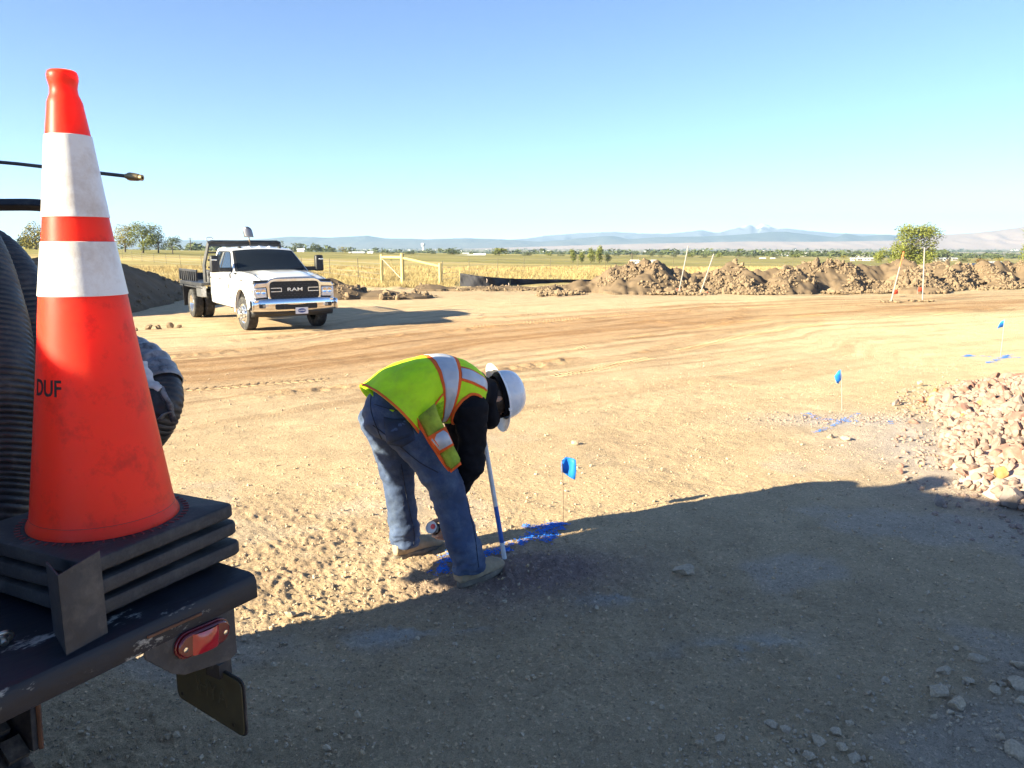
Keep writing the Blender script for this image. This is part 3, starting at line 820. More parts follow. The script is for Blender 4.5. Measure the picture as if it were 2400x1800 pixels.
pts3 = [hp(200, 830, 2.02), hp(262, 822, 1.98), hp(322, 838, 1.93), hp(362, 872, 1.90), hp(384, 918, 1.87), hp(378, 965, 1.85), hp(345, 1020, 1.86), hp(280, 1075, 1.90)]
t = thing('suction_hose', 'bent hose end wrapped in torn grey tape sticking out behind the cone', 'hose', (0, 0, 0), 0, 'corrugated hoses on the trailer')
hose('', '', pts3, .043, pitch=.011, depth=.003, seg=24).build('hose_wall', HOSE, t, smooth=60)
P3 = [Vector(p) for p in spline(pts3, 120)][10:64]
MB().tube(P3, [.0475 + .004 * rnd.random() + .002 * math.sin(i * .9) for i in range(len(P3))], 26, cap=False).build('tape_wrap', TAPE, t, smooth=70)
def strip(P, w, m, nm, par):
    rows = [[p + Vector((-w / 2, 0, 0)), p + Vector((0, -.004, .002)), p + Vector((w / 2, 0, 0))] for p in P]
    return MB().grid(rows).build(nm, m, par, smooth=60, solid=.0015)
q0 = at_d(375, 905, 1.79)
strip([q0, q0 + Vector((.010, -.004, -.022)), q0 + Vector((.022, -.004, -.045)), q0 + Vector((.020, 0, -.066)), q0 + Vector((.028, 0, -.086))], .017, TAPE, 'tape_end', t)
strip([q0 + Vector((.022, -.006, -.06)), q0 + Vector((.008, -.008, -.066)), q0 + Vector((-.004, -.006, -.078))], .012, TAPE, 'tape_end', t)
TAPEL = mat('frayed_tape', (.52, .51, .50), rough=.8, var=.3, vscale=40, bump=.3, bscale=90)
fr = MB()
pts = [at_d(*p) for p in ((330, 850, 1.815), (341, 872, 1.80), (352, 896, 1.79), (366, 905, 1.785), (376, 912, 1.785))]
pts = [Vector(p) for p in spline([tuple(p) for p in pts], 14)]
fr.tube(pts, [(.010 + .006 * rnd.random(), .005) for _ in pts], 10)
fr.build('frayed_tape', TAPEL, t, smooth=70)

# ------------------------------------------------------------------ hose hoop and jetting lance
hoop = [at_d(px, py, 2.15) for px, py in ((-420, 560), (-300, 500), (-160, 482), (0, 480), (100, 482), (175, 500))]
hoop = [Vector(p) for p in spline([tuple(p) for p in hoop], 40)]
hm_ = MB().tube(hoop, [(.018, .018)] * len(hoop), 4, up=(0, 0, 1))
t = thing('hose_hoop', 'dark curved steel hoop arching over the hoses at the left edge', 'hose rack', (0, 0, 0))
hm_.build('hoop_bar', BLACKP, t, bevel=.003)
l0, l1 = at_d(-200, 362, 2.08), at_d(297, 413, 1.96)
t = thing('jetting_lance', 'thin steel lance with a worn brass nozzle reaching past the cone', 'lance', (0, 0, 0))
MB().tube([l0, (l0 + l1) / 2 + Vector((0, 0, .003)), l1], .0046, 12).build('pipe', STEELD, t, smooth=60)
ld = (l1 - l0).normalized()
Mn = Matrix.Translation(l1) @ ld.to_track_quat('Z', 'Y').to_matrix().to_4x4()
nz_ = MB().lathe([(.0045, -.004), (.0065, -.002), (.0065, .003), (.0095, .005), (.0105, .010), (.0100, .022), (.0090, .033), (.0075, .037), (.0070, .0375), (.0078, .0385), (.0076, .045), (.0035, .0455), (.003, .04)], 20, M=Mn, cap=False)
nz_.build('nozzle', BRASS, t, smooth=30)
# ================================================================== SOIL HEAPS
CLOD = mat('clod_soil', (.205, .150, .097), rough=.95, var=.22, vscale=5, spec=.15, bump=.4, bscale=16)
HEAPM = mat('heap_soil', (.150, .108, .070), rough=.95, var=.25, vscale=2.2, spec=.15, bump=.9, bscale=9)
clods = [rock_mesh('clod', 700 + k, CLOD, rough=.5, cuts=4, sub=2 if k < 3 else 1) for k in range(8)]
def heap(name, label, cat, hf, x0, x1, y0, y1, nx, ny, nclod, cl_big, nstuff, cl_small, seed, colm=HEAPM, bias=None):
    """a heap of soil over the ground: hf(x, y) gives its height; clods are parts"""
    X, Y = np.meshgrid(np.linspace(x0, x1, nx), np.linspace(y0, y1, ny), indexing='ij')
    H = hf(X, Y)
    g = base_h(X, Y)
    Z = g + H + np.where(H > .03, .05, -.25)
    t = thing(name, label, cat, (float((x0 + x1) / 2), float((y0 + y1) / 2), float(base_h((x0 + x1) / 2, (y0 + y1) / 2))))
    o = Vector(t.location)
    V = np.stack([X - o.x, Y - o.y, Z - o.z], -1).reshape(-1, 3)
    i, k = np.meshgrid(np.arange(nx - 1), np.arange(ny - 1), indexing='ij')
    F = np.stack([i * ny + k, (i + 1) * ny + k, (i + 1) * ny + k + 1, i * ny + k + 1], -1).reshape(-1, 4)
    npmesh('soil_mound', V, F, colm, t)
    g2 = np.random.default_rng(seed)
    def sample(n):
        out = []
        while len(out) < n:
            xx = g2.uniform(x0, x1, 4000); yy = g2.uniform(y0, y1, 4000)
            hh = hf(xx, yy); e = .15
            slope = np.hypot(hf(xx + e, yy) - hh, hf(xx, yy + e) - hh) / e
            ok = (hh > -.02) & (g2.random(4000) < (0.25 + (bias(xx, yy, hh) if bias else .5)))
            ok &= fbm(xx * .9, yy * .9, 3, seed + 3) > .42 + .1 * (hh > .5)
            for a, b, c in zip(xx[ok], yy[ok], hh[ok]): out.append((a, b, c))
        return out[:n]
    for a, b, c in sample(nclod):
        s = float(g2.choice(cl_big)) * float(g2.uniform(.7, 1.25))
        link_mesh('clod', clods[int(g2.integers(8))], t, (a - o.x, b - o.y, float(base_h(a, b)) + max(c, 0) + .05 - o.z + s * .12), tuple(g2.uniform(0, 6.28, 3)), s)
    P = []; S = []
    for a, b, c in sample(nstuff):
        s = float(g2.uniform(*cl_small)); P.append((a - o.x, b - o.y, float(base_h(a, b)) + max(c, 0) + .04 - o.z)); S.append(s)
    if nstuff: stuff(scatter_rocks('loose_crumbs', clods, P, S, CLOD, t))
    return t
# the long berm on the right
BX = [(0.5, 33.6), (2.6, 34.6), (6, 35.0), (10, 35.2), (15, 35.8), (20, 37.6), (26, 41.0), (33, 45), (40, 49)]
BH = [(0.8, 0), (1.9, .30), (2.8, .55), (3.6, .55), (4.6, 1.15), (5.6, 1.52), (6.4, 1.48), (7.4, 1.15), (8.2, .80), (9.0, .95), (10.0, 1.28), (11.5, 1.15), (13.5, 1.22), (15.0, 1.32), (17, 1.30), (18.5, 1.42), (20, 1.25), (22, 1.35), (24, 1.22), (26, 1.38), (29, 1.2), (33, 1.4), (38, 1.2), (40, 0)]
g3 = np.random.default_rng(77)
PILES = []
xx_ = 2.0
while xx_ < 40:
    hh_ = float(interp(xx_, BH)) * g3.uniform(.82, 1.02)
    PILES.append((xx_, float(interp(xx_, BX)) + g3.uniform(-.3, .5), hh_, g3.uniform(.80, 1.05), R(g3.uniform(92, 128)), g3.uniform(1.5, 2.3)))
    if g3.random() < .55:
        PILES.append((xx_ + g3.uniform(-.2, 1.0), float(interp(xx_, BX)) - g3.uniform(1.0, 1.9), hh_ * g3.uniform(.3, .6), g3.uniform(.6, .9), R(g3.uniform(85, 130)), g3.uniform(1.0, 1.5)))
    xx_ += g3.uniform(1.9, 3.1) if xx_ > 7.5 else 1.5
def berm_h(x, y):
    wx = x + .7 * (fbm(x * .8, y * .8, 4, 401) - .5); wy = y + .7 * (fbm(x * .8 + 7, y * .8, 4, 402) - .5)
    h = np.full(np.shape(x), -.08)
    for cx, cy, hh, sl, an, el in PILES:
        u = (wx - cx) * math.sin(an) + (wy - cy) * math.cos(an); v = ((wx - cx) * math.cos(an) - (wy - cy) * math.sin(an)) / el
        r = np.sqrt(u * u + v * v + .03)
        h = np.maximum(h, hh * 1.10 - sl * r)
    rd = 1.0 * interp(x, BH) * (.70 + .55 * fbm(x * .9, x * 0 + 2, 3, 404)) - .66 * np.sqrt((wy - interp(x, BX) - .4) ** 2 + .05)
    h = np.maximum(h, rd)
    k = np.clip((h + .08) / .25, 0, 1)
    h = h + k * (.34 * (fbm(x * 1.2, y * 1.2, 3, 403) - .5) + .22 * (fbm(x * 3.2, y * 3.2, 3, 407) - .5))
    yc = interp(x, BX)
    lowband = .16 * np.clip(1 - np.abs(y - yc + 1.2) / 2.2, 0, 1) * (fbm(x * 1.1, y * 1.1, 3, 409) - .2)
    h = np.where((x > 1) & (x < 39.5), np.maximum(h, lowband * 2 - .05), -.08)
    return h
heap('dirt_berm', 'long rough berm of clodded tan soil behind the leaning white stakes', 'dirt berm', berm_h, .5, 40, 29.5, 52, 560, 240, 290, (.18, .24, .32, .42), 7500, (.05, .19), 41,
     bias=lambda x, y, h: .75 * (y < interp(x, BX)) )
# spoil heap left of the truck, seen from its shaded side
def spoil_h(x, y):
    wx = x + .5 * (fbm(x * .5, y * .5, 4, 411) - .5)
    hc = interp(y, [(19, 0), (21, 1.5), (24, 1.75), (27.5, 1.42), (30, 1.0), (33, .5), (35, 0)])
    d = wx + 14.0
    h = np.where(d > 0, hc - .74 * np.sqrt(d * d + .05), hc + .42 * d) + .05 * (fbm(x * 2, y * 2, 3, 413) - .5)
    return np.where((hc > 0) & (h > 0), h, -.05)
heap('spoil_heap', 'smooth shaded heap of dug soil behind the parked truck, left of it', 'dirt heap', spoil_h, -19, -10.6, 18.5, 36, 120, 170, 70, (.10, .16, .22), 700, (.03, .09), 43,
     bias=lambda x, y, h: .9 * (h < .35))
def small_h(x, y):
    r1 = np.hypot((x + 7.2) / 1.5, (y - 30.3) / 1.3); r2 = np.hypot((x + 5.2) / 2.4, (y - 30.6) / 1.2)
    h = .72 * np.clip(1 - r1, 0, 1) + .28 * np.clip(1 - r2, 0, 1)
    return np.where(h > 0, h * (.7 + .6 * fbm(x * 1.6, y * 1.6, 3, 421)), -.05)
heap('dirt_mound', 'low mound of broken clods just right of the parked truck', 'dirt mound', small_h, -9, -2.5, 28.8, 32.2, 70, 50, 46, (.10, .16, .25, .34), 500, (.03, .10), 45)
def edge_h(x, y):
    t = np.clip(1 - np.abs(y - 36.4 - .25 * np.sin(x * .6)) / 1.3, 0, 1)
    return np.where(t > 0, t * .22 * (fbm(x * .8, y * .8, 3, 431) - .25) * 1.8, -.05)
heap('soil_windrow', 'thin line of thrown up soil along the edge of the dry grass', 'dirt windrow', edge_h, -4.5, 3.4, 34.8, 38.0, 90, 36, 60, (.08, .12, .18), 700, (.03, .09), 47)

# ------------------------------------------------------------------ heap of pink crushed rock
def stone(name, a, b):
    m = mat(name, a, rough=.85, var=.22, vscale=4, spec=.25, dirt=b, dscale=3, damt=.7, bump=.25, bscale=14)
    return m
ROCKS_M = [stone('pink_rock', (.265, .145, .112), (.30, .21, .17)), stone('pale_rock', (.29, .20, .162), (.23, .165, .135)), stone('red_rock', (.29, .145, .11), (.36, .26, .21)), stone('grey_rock', (.24, .195, .172), (.26, .20, .17)), stone('ochre_rock', (.33, .19, .07), (.30, .21, .13))]
rocks = []
for k in range(20):
    rocks.append(rock_mesh('rock', 800 + k, ROCKS_M[(0, 1, 0, 2, 0, 1, 3, 0, 1, 0, 0, 1, 2, 0, 1, 3, 0, 1, 0, 4)[k]], rough=.22, cuts=9, sub=2))
RPC = (6.25, 7.1)
def rp_r(x, y):
    u = x - RPC[0]; v = y - RPC[1]
    a = (u * .556 + v * .831) / 3.7; b = (u * .831 - v * .556) / 2.15
    th = np.arctan2(a, b)
    return np.hypot(a, b) / (1 + .06 * np.sin(th * 3 + 1.0) + .05 * np.sin(th * 5 + .3))
def rp_h(x, y):
    return .60 * np.clip(1 - rp_r(x, y), 0, 1) ** .75
t = thing('rock_heap', 'heap of pink crushed rock at the right edge beyond the shadow', 'rock heap', (RPC[0], RPC[1], 0))
hx, hy = np.meshgrid(np.linspace(-3.6, 3.6, 60), np.linspace(-3.6, 3.6, 60), indexing='ij')
hz = rp_h(hx + RPC[0], hy + RPC[1]); hz = np.where(hz > 0.02, hz, -.2) + base_h(hx + RPC[0], hy + RPC[1])
i, k = np.meshgrid(np.arange(59), np.arange(59), indexing='ij')
npmesh('rubble_core', np.stack([hx, hy, hz], -1).reshape(-1, 3), np.stack([i * 60 + k, (i + 1) * 60 + k, (i + 1) * 60 + k + 1, i * 60 + k + 1], -1).reshape(-1, 4), mat('rock_dust', (.42, .31, .27), rough=.95, var=.3, vscale=12, bump=.6, bscale=30), t)
g2 = np.random.default_rng(91)
x = g2.uniform(2.8, 8.4, 9000); y = g2.uniform(3.8, 10.8, 9000)
h = rp_h(x, y); e = rp_r(x, y)
ok = (x / y < .73) & ((h > .02) | ((e < 1.18) & (g2.random(9000) < .12)))
zb = base_h(x, y)
for a, b, c, z0 in list(zip(x[ok], y[ok], h[ok], zb[ok]))[:298]:
    s = float(np.clip(g2.lognormal(math.log(.115), .36), .055, .20)) * (1 if c > .02 else .6)
    link_mesh('rock', rocks[int(g2.integers(20))], t, (a - RPC[0], b - RPC[1], c + z0 + s * .16), tuple(g2.uniform(0, 6.28, 3)), s)
x = g2.uniform(2.4, 8.4, 40000); y = g2.uniform(3.8, 10.8, 40000)
h = rp_h(x, y); e = rp_r(x, y)
pr = np.where(h > .02, .45, np.clip(1.22 - e, 0, 1) * 1.2)
pr = np.maximum(pr, 1.1 * np.exp(-((x - 3.55) / .75) ** 2 - ((y - 7.9) / .28) ** 2))
ok = (g2.random(40000) < pr) & (x / y < .85)
x, y, h = x[ok][:3600], y[ok][:3600], h[ok][:3600]
zz = h + base_h(x, y) + detail_h(x, y)
stuff(scatter_rocks('crushed_gravel', rocks, np.column_stack([x - RPC[0], y - RPC[1], zz]), np.where(h > .02, g2.uniform(.04, .11, len(x)), g2.uniform(.02, .06, len(x))) * np.where((x < 4.2) & (y > 7.2), .55, 1), stone('gravel', (.27, .20, .165), (.24, .155, .125)), t))

# crumbs of the same soil, thick near the camera
x = g2.uniform(-4, 6, 60000); y = 1.9 + 9 * g2.random(60000) ** 1.6
ok = (np.abs(x / y) < .85) & (g2.random(60000) < .12 + .5 * (fbm(x * 1.4, y * 1.4, 3, 461) > .5) * np.clip(1.5 - y / 9, .2, 1))
x, y = x[ok][:9000], y[ok][:9000]
crm = [rock_mesh('crumb', 890 + q, CLOD, rough=.6, cuts=3, sub=1) for q in range(5)]
CRUMBM = mat('soil_crumb', (.45, .325, .205), rough=.95, var=.3, vscale=30, spec=.15)
stuff(scatter_rocks('soil_crumbs', crm, np.column_stack([x, y, base_h(x, y) + detail_h(x, y)]), np.clip(g2.lognormal(math.log(.0085), .5, len(x)), .004, .026), CRUMBM, sink=.3))
# prints of tyre lugs pressed along the wheel tracks
V = []; F = []
for path, w in (([(-6.5, 6.9), (-4.2, 7.7), (-2, 8.9), (0, 10.5), (2, 13), (5, 17), (9, 20.8), (15, 24.6)], .30), ([(-7.0, 8.9), (-4.6, 9.8), (-2.7, 11.0), (-.9, 12.5), (1.0, 14.8), (4, 18.6), (8.2, 22.4), (14.4, 26.3)], .30),
                ([(-5.2, 14.6), (-3.0, 17.4), (0, 20.4), (5, 24), (11, 27.5)], .30)):
    P_ = spline([(a, b, 0) for a, b in path], 400)
    L_ = np.concatenate([[0], np.cumsum(np.linalg.norm(np.diff(P_, axis=0), axis=1))])
    for s_ in np.arange(0, L_[-1], .115):
        q = np.array([np.interp(s_, L_, [p[k] for p in P_]) for k in (0, 1)]); q2 = np.array([np.interp(s_ + .1, L_, [p[k] for p in P_]) for k in (0, 1)])
        if float(fbm(q[0] * .6, q[1] * .6, 2, 471)) < .47: continue
        tg = (q2 - q) / .1; nn_ = np.array([-tg[1], tg[0]])
        for sd in (-1, 1):
            c_ = q + nn_ * sd * w * .27 + tg * (.03 * sd)
            a_ = nn_ * w * .23 + tg * .03 * sd; b_ = tg * .030
            o_ = len(V)
            for k1, k2 in ((-1, -1), (1, -1), (1, 1), (-1, 1)): V.append(list(c_ + a_ * k1 + b_ * k2) + [-.004])
            for k1, k2 in ((-1, -1), (1, -1), (1, 1), (-1, 1)): V.append(list(c_ + a_ * k1 * .85 + b_ * k2 * .7) + [.008])
            F += [(o_ + 4, o_ + 5, o_ + 6, o_ + 7)] + [(o_ + k, o_ + (k + 1) % 4, o_ + 4 + (k + 1) % 4, o_ + 4 + k) for k in range(4)]
V = np.array(V); dz_, I_ = detail_h(V[:, 0], V[:, 1], True); V[:, 2] += base_h(V[:, 0], V[:, 1]) + dz_
cc_ = ground_colour(V[:, 0], V[:, 1], I_)
stuff(npmesh('tyre_tracks', V, np.array(F), SOIL, smooth=False, attrs={'col': ('FLOAT_COLOR', np.concatenate([cc_ * .74, np.ones((len(cc_), 1))], 1))}))
# ------------------------------------------------------------------ loose stones and clods on the worked ground
peb = [rock_mesh('pebble', 850 + k, CLOD, rough=.5, cuts=5, sub=1) for k in range(6)]
PEBM = mat('pebble_stone', (.40, .315, .225), rough=.9, var=.35, vscale=9, spec=.2)
y = 2.0 + 11 * g2.random(30000) ** 1.7; x = (g2.random(30000) * 1.7 - .85) * y
dens = .25 + .75 * (fbm(x * .8, y * .8, 3, 455) > .52)
dens = dens + 3.0 * np.exp(-((x - 1.85) / .45) ** 2 - ((y - 2.55) / .45) ** 2) + 4.0 * np.exp(-((x - .82) / .30) ** 2 - ((y - 2.32) / .18) ** 2) + 1.5 * np.exp(-((x + 1.1) / .8) ** 2 - ((y - 4.0) / .6) ** 2)
ok = g2.random(30000) < dens * .28
x, y = x[ok][:6500], y[ok][:6500]
Pz = np.column_stack([x, y]); S = np.clip(g2.lognormal(math.log(.011), .5, len(x)), .004, .034)
zz = base_h(x, y) + detail_h(x, y)
stuff(scatter_rocks('pebbles', peb, np.column_stack([Pz, zz]), S, PEBM))
stn = [rock_mesh('stone', 870 + k, PEBM, rough=.5, cuts=6, sub=2) for k in range(6)]
def loose(px, py, s, label, group=None, k=0, mdl=None, flat=1.0):
    p = at_z(px, py, 0); z = gh(p.x, p.y); p = at_z(px, py, z)
    o = link_mesh('loose_stone', (mdl or stn)[k % 6], None, (p.x, p.y, z + s * .13), (0, 0, k * 1.3), (s, s, s * flat))
    return tag(o, label, 'stone', group)
loose(1603, 1340, .125, 'large pale dried clod sitting alone on the shaded dirt right of the worker', k=1, flat=.7)
loose(1347, 1040, .075, 'pair of pale stones on the sunlit dirt above the near blue flag', k=2)
loose(680, 1443, .065, 'pale stone with a hard shadow on sunlit dirt beside the bumper', k=3)
loose(1978, 1030, .11, 'pale stone on sunlit gravel in front of the small blue painted cross', k=4, flat=.7)
loose(1945, 1026, .07, 'smaller stone just left of the pale stone before the painted cross', k=5)
loose(2158, 900, .10, 'lone pale stone in the sun left of the rock heap', k=0)
for q, (px, py, s) in enumerate(((2205, 1630, .085), (2210, 1575, .06), (2290, 1548, .075), (2390, 1565, .08), (2385, 1610, .09), (2240, 1655, .07), (2075, 1598, .045), (2375, 1762, .075), (1785, 1515, .040), (1690, 1735, .05), (1960, 1720, .05), (1920, 1745, .055),
                                   (1970, 1755, .05), (1840, 1715, .045), (1810, 1700, .05), (2330, 1620, .05), (2270, 1600, .05), (2395, 1650, .06), (1990, 1700, .04), (1900, 1775, .05), (2000, 1780, .055))):
    loose(px, py, s, 'loose grey stone lying on the shaded dirt at lower right', 'stones on the shaded dirt', q)
for q, (px, py, s) in enumerate(((350, 772, .22), (372, 771, .18), (398, 768, .20), (318, 776, .16), (420, 768, .14))):
    p = at_z(px, py, -.33)
    tag(link_mesh('loose_stone', clods[q], None, (p.x, p.y, float(base_h(p.x, p.y)) + s * .15), (0, q, q), s), 'tan clod in the row at the foot of the shaded soil heap', 'clod', 'clods at the foot of the heap')
# ================================================================== FENCES, STAKES, FLAGS
WOOD = mat('treated_post_wood', (.50, .40, .17), rough=.75, var=.2, vscale=5, stretch=(8, 8, 1), dirt=(.32, .24, .11), dscale=3, damt=.5, bump=.1, bscale=40)
WIRE = mat('galvanised_wire', (.42, .42, .40), rough=.5, metal=.7, var=.1)
TPOST = mat('weathered_steel_post', (.13, .11, .07), rough=.8, var=.3, vscale=12)
SILT = mat('black_silt_fabric', (.012, .012, .020), rough=.75, var=.3, vscale=3, bump=.3, bscale=10)
LATH = mat('pale_stake', (.29, .265, .235), rough=.6, var=.15, vscale=6)
ORTIP = mat('orange_paint', (.80, .16, .05), rough=.6, var=.1)
REDF = mat('red_flag', (.75, .07, .03), rough=.6, var=.1)
BLUEF = mat('blue_flag_plastic', (.018, .20, .72), rough=.4, var=.18, vscale=18, bump=.08, bscale=30)
BLUEP = mat('blue_marking_paint', (.025, .20, .72), rough=.7, var=.35, vscale=120)
PVC = mat('white_pvc', (.62, .64, .68), rough=.4, var=.1, vscale=14, dirt=(.38, .36, .33), dscale=12, damt=.4)
PVCB = mat('blue_painted_pvc', (.025, .11, .42), rough=.45, var=.2, vscale=20)
def G(px, py, z=None):
    """ground point seen at a place of the photograph"""
    z_ = 0.0
    for _ in range(12):
        p = at_z(px, py, z_); z_ = float(base_h(p.x, p.y))
    return Vector((p.x, p.y, z_))
# H-brace of round posts
pA, pB, pC = G(896, 664), G(944, 667), G(1032, 668.5)
br = thing('brace_fence', 'pale wooden brace of three round posts and rails beside the dirt road', 'fence brace', tuple(pA))
def post(p, topy, px, r, nm='post'):
    q = at_y(px, topy, p.y)
    return MB().tube([p - pA + Vector((0, 0, -.4)), Vector((p.x, p.y, q.z)) - pA], r, 14).build(nm, WOOD, br, smooth=40), q.z
_, zA = post(pA, 596, 896, .085); _, zB = post(pB, 594.5, 944, .105); _, zC = post(pC, 617, 1032, .085)
MB().tube([Vector((pA.x, pA.y, zA - .16)) - pA, Vector((pB.x, pB.y, zB - .20)) - pA], .075, 12).build('rail', WOOD, br, smooth=40)
MB().tube([Vector((pB.x, pB.y, zB - .22)) - pA, Vector((pC.x, pC.y, zC - .17)) - pA], .075, 12).build('rail', WOOD, br, smooth=40)
MB().tube([Vector((pA.x, pA.y, zA - .25)) - pA + Vector((.05, -.1, 0)), Vector((pB.x, pB.y, pB.z + .30)) - pA + Vector((-.05, -.1, 0))], .012, 6).build('brace_wire', WIRE, br)
MB().tube([Vector((pA.x * .62 + pB.x * .38, pA.y, zA - .08)) - pA, Vector((pA.x * .6 + pB.x * .4, pA.y, zA - .62)) - pA], .02, 6).build('twist_stick', WOOD, br)
# wire fence along the field
def wire_fence(name, label, pts, hgt):
    P = []
    for px, D in pts:
        x = (px - 1200) / 1800 * (D * CP); P.append(Vector((x, D, float(base_h(x, D)))))
    t = thing(name, label, 'fence', tuple(P[0]))
    pm = MB().tube([(0, 0, -.3), (0, 0, hgt)], .022, 6); me = pm.mesh('fence_post', 40); me.materials.append(TPOST)
    for i, p in enumerate(P):
        link_mesh('fence_post', me, t, p - P[0], (rnd.uniform(-.04, .04), rnd.uniform(-.04, .04), 0), (1, 1, rnd.uniform(.92, 1.06)))
    for h in (.25, .55, .85, 1.10):
        w = MB()
        for a, b in zip(P[:-1], P[1:]):
            w.tube([a - P[0] + Vector((0, 0, h)), (a + b) / 2 - P[0] + Vector((0, 0, h - .02)), b - P[0] + Vector((0, 0, h))], .006, 4, cap=False)
        w.build('fence_wire', WIRE, t)
wire_fence('wire_fence', 'thin wire fence on dark posts running left behind the truck to the trees',
           [(893, 42), (838, 47), (770, 53), (705, 58), (645, 63), (590, 68), (530, 73), (470, 78), (420, 84), (387, 91), (358, 98), (330, 106), (307, 114), (285, 122), (262, 131), (240, 140)], 1.30)
wire_fence('wire_fence', 'thin wire fence on sparse posts crossing the dry grass right of the wooden brace',
           [(1036, 42.5), (1100, 49), (1166, 56), (1228, 59), (1290, 62), (1355, 65), (1420, 68), (1500, 72), (1580, 76), (1670, 80), (1760, 85), (1860, 90), (1960, 96), (2080, 103), (2200, 110), (2330, 118), (2480, 128)], 1.25)
# black silt fence
sp = [(1078, 671, 640), (1110, 672, 645), (1150, 672, 649.5), (1195, 668, 652.5), (1245, 666, 654), (1300, 663.5, 654.5), (1345, 662.5, 655), (1392, 661, 655.5)]
B_ = [G(a, b) for a, b, c in sp]; T_ = [at_y(a, c, p.y) for (a, b, c), p in zip(sp, B_)]
t = thing('silt_fence', 'low black silt fence bellying between short stakes right of the wooden brace', 'silt fence', tuple(B_[0]))
Bs = spline([tuple(p) for p in B_], 60); Ts = spline([tuple(p) for p in T_], 60)
rows = []
for j in range(9):
    f = j / 8; r_ = []
    for i, (b, q) in enumerate(zip(Bs, Ts)):
        sag = math.sin(math.pi * f) * .10 * math.sin(i * .55) + .04 * math.sin(i * 1.7 + j)
        r_.append(tuple(Vector(b) * (1 - f) + Vector(q) * f + Vector((0, sag, -.10 * (1 - f))) - B_[0]))
    rows.append(r_)
MB().grid(rows).build('fabric', SILT, t, smooth=60, solid=.02)
for i in (0, 3, 6):
    MB().box((0, 0, 0), (.05, .05, 1.0), M=Matrix.Translation(T_[i] - B_[0] + Vector((0, .05, -.30)))).build('stake', WOOD, t)
for i, (dx) in enumerate(((1141, 657), (1192, 667))):
    p = at_y(dx[0], dx[1], B_[2].y - .3) - B_[0]
    MB().tube([p + Vector((0, -.05, .08)), p + Vector((.02, -.08, 0)), p + Vector((.0, -.05, -.10))], .02, 6).build('fabric_tear', mat('pale_tear', (.5, .38, .34)), t)
# leaning pale stakes in front of the berm
for i, (bx, by, tx, ty, lab, tip) in enumerate(((1590, 690, 1613, 577, 'tall pale leaning stake, leftmost of four by the berm', 0), (1640, 692, 1673, 595, 'shorter pale stake leaning right, second from the left by the berm', 0),
                                               (2088, 708, 2118, 590, 'pale leaning stake with an orange top end in front of the big tree', 1), (2162, 706, 2167, 580, 'straight upright pale stake at the right in front of the berm', 0))):
    b = G(bx, by); q = at_y(tx, ty, b.y + .15)
    t = thing('marker_stake', lab, 'stake', tuple(b), 0, 'pale stakes in front of the berm')
    v = q - b
    if tip:
        MB().tube([v * -.05, v * .70], .025, 8).build('shaft', LATH, t, smooth=40)
        MB().tube([v * .70, v], .025, 8).build('painted_end', ORTIP, t, smooth=40)
    else:
        MB().tube([v * -.05, v], .025, 8).build('shaft', LATH, t, smooth=40)
    m = MB()
    for k in range(26):
        a = rnd.uniform(0, 6.28); r_ = rnd.uniform(.05, .5)
        m.ball((r_ * math.cos(a), r_ * math.sin(a) * .6, .02), (rnd.uniform(.03, .09),) * 2 + (rnd.uniform(.02, .06),), 6, 4)
    stuff(m.build('dug_soil', CLOD, t))
for i, (px, py, D, w, lab) in enumerate(((1585, 683, 33.2, .26, 'small round red marker flag beside the leftmost leaning stake'), (2092, 684, 31.0, .22, 'small red flag on the berm beside the orange topped stake'), (2151, 678, 33, .22, 'small orange flag at the berm foot left of the upright stake'), (1652, 690, 32.6, .24, 'small orange rag on the soil beside the second leaning stake'))):
    p = at_y(px, py, D); g = float(base_h(p.x, p.y))
    t = thing('marker_flag', lab, 'flag', (p.x, p.y, g), 0, 'small red flags by the berm')
    MB().tube([(0, 0, -.1), (0, 0, p.z - g + w * .4)], .008, 5).build('wire', WIRE, t)
    z = p.z - g
    MB().grid([[(0, 0, z - w * .4), (w * .5, .02, z - w * .45), (w, -.01, z - w * .35)], [(0, 0, z), (w * .5, .04, z), (w, .01, z + .03)], [(0, 0, z + w * .4), (w * .5, .02, z + w * .4), (w * .9, 0, z + w * .35)]]).build('flag', REDF, t, smooth=60, solid=.004)
# blue pin flags
def pin_flag(bx, by, topx, topy, label, shape, wx=None):
    b = at_z(bx, by, 0); z = gh(b.x, b.y); b = at_z(bx, by, z)
    q = at_y(topx, topy, b.y)
    t = thing('pin_flag', label, 'pin flag', tuple(b), 0, 'blue pin flags')
    v = q - b
    MB().tube([v * -.12, v * .5 + Vector((.004, 0, 0)), v], .0026 if b.y < 6 else .003, 6).build('wire', WIRE if b.y > 6 else mat('rusty_wire', (.14, .09, .06), rough=.7), t, smooth=60)
    s = b.y / 1800
    pts = [[Vector(((px - topx) * s * 1.02, o * .02, -(py - topy) * s * 1.02)) + v for (px, py, o) in r_] for r_ in shape]
    MB().grid([[tuple(p) for p in r_] for r_ in pts]).build('flag', BLUEF, t, smooth=70, solid=.0012)
pin_flag(1320, 1224, 1317, 1078, 'bright blue pin flag on a thin wire right of the bending worker',
         [[(1317, 1109, 0), (1320, 1110, .6), (1330, 1118, 1), (1340, 1124, .4), (1349, 1127, 0)], [(1316, 1096, 0), (1325, 1098, .9), (1334, 1101, 1.2), (1342, 1105, .5), (1351, 1107, -.3)], [(1316, 1082, 0), (1326, 1081, .8), (1335, 1083, 1), (1344, 1087, .3), (1351, 1090, -.2)], [(1317, 1079, 0), (1326, 1072, .5), (1335, 1074, .8), (1344, 1075, .3), (1350, 1078, 0)]])
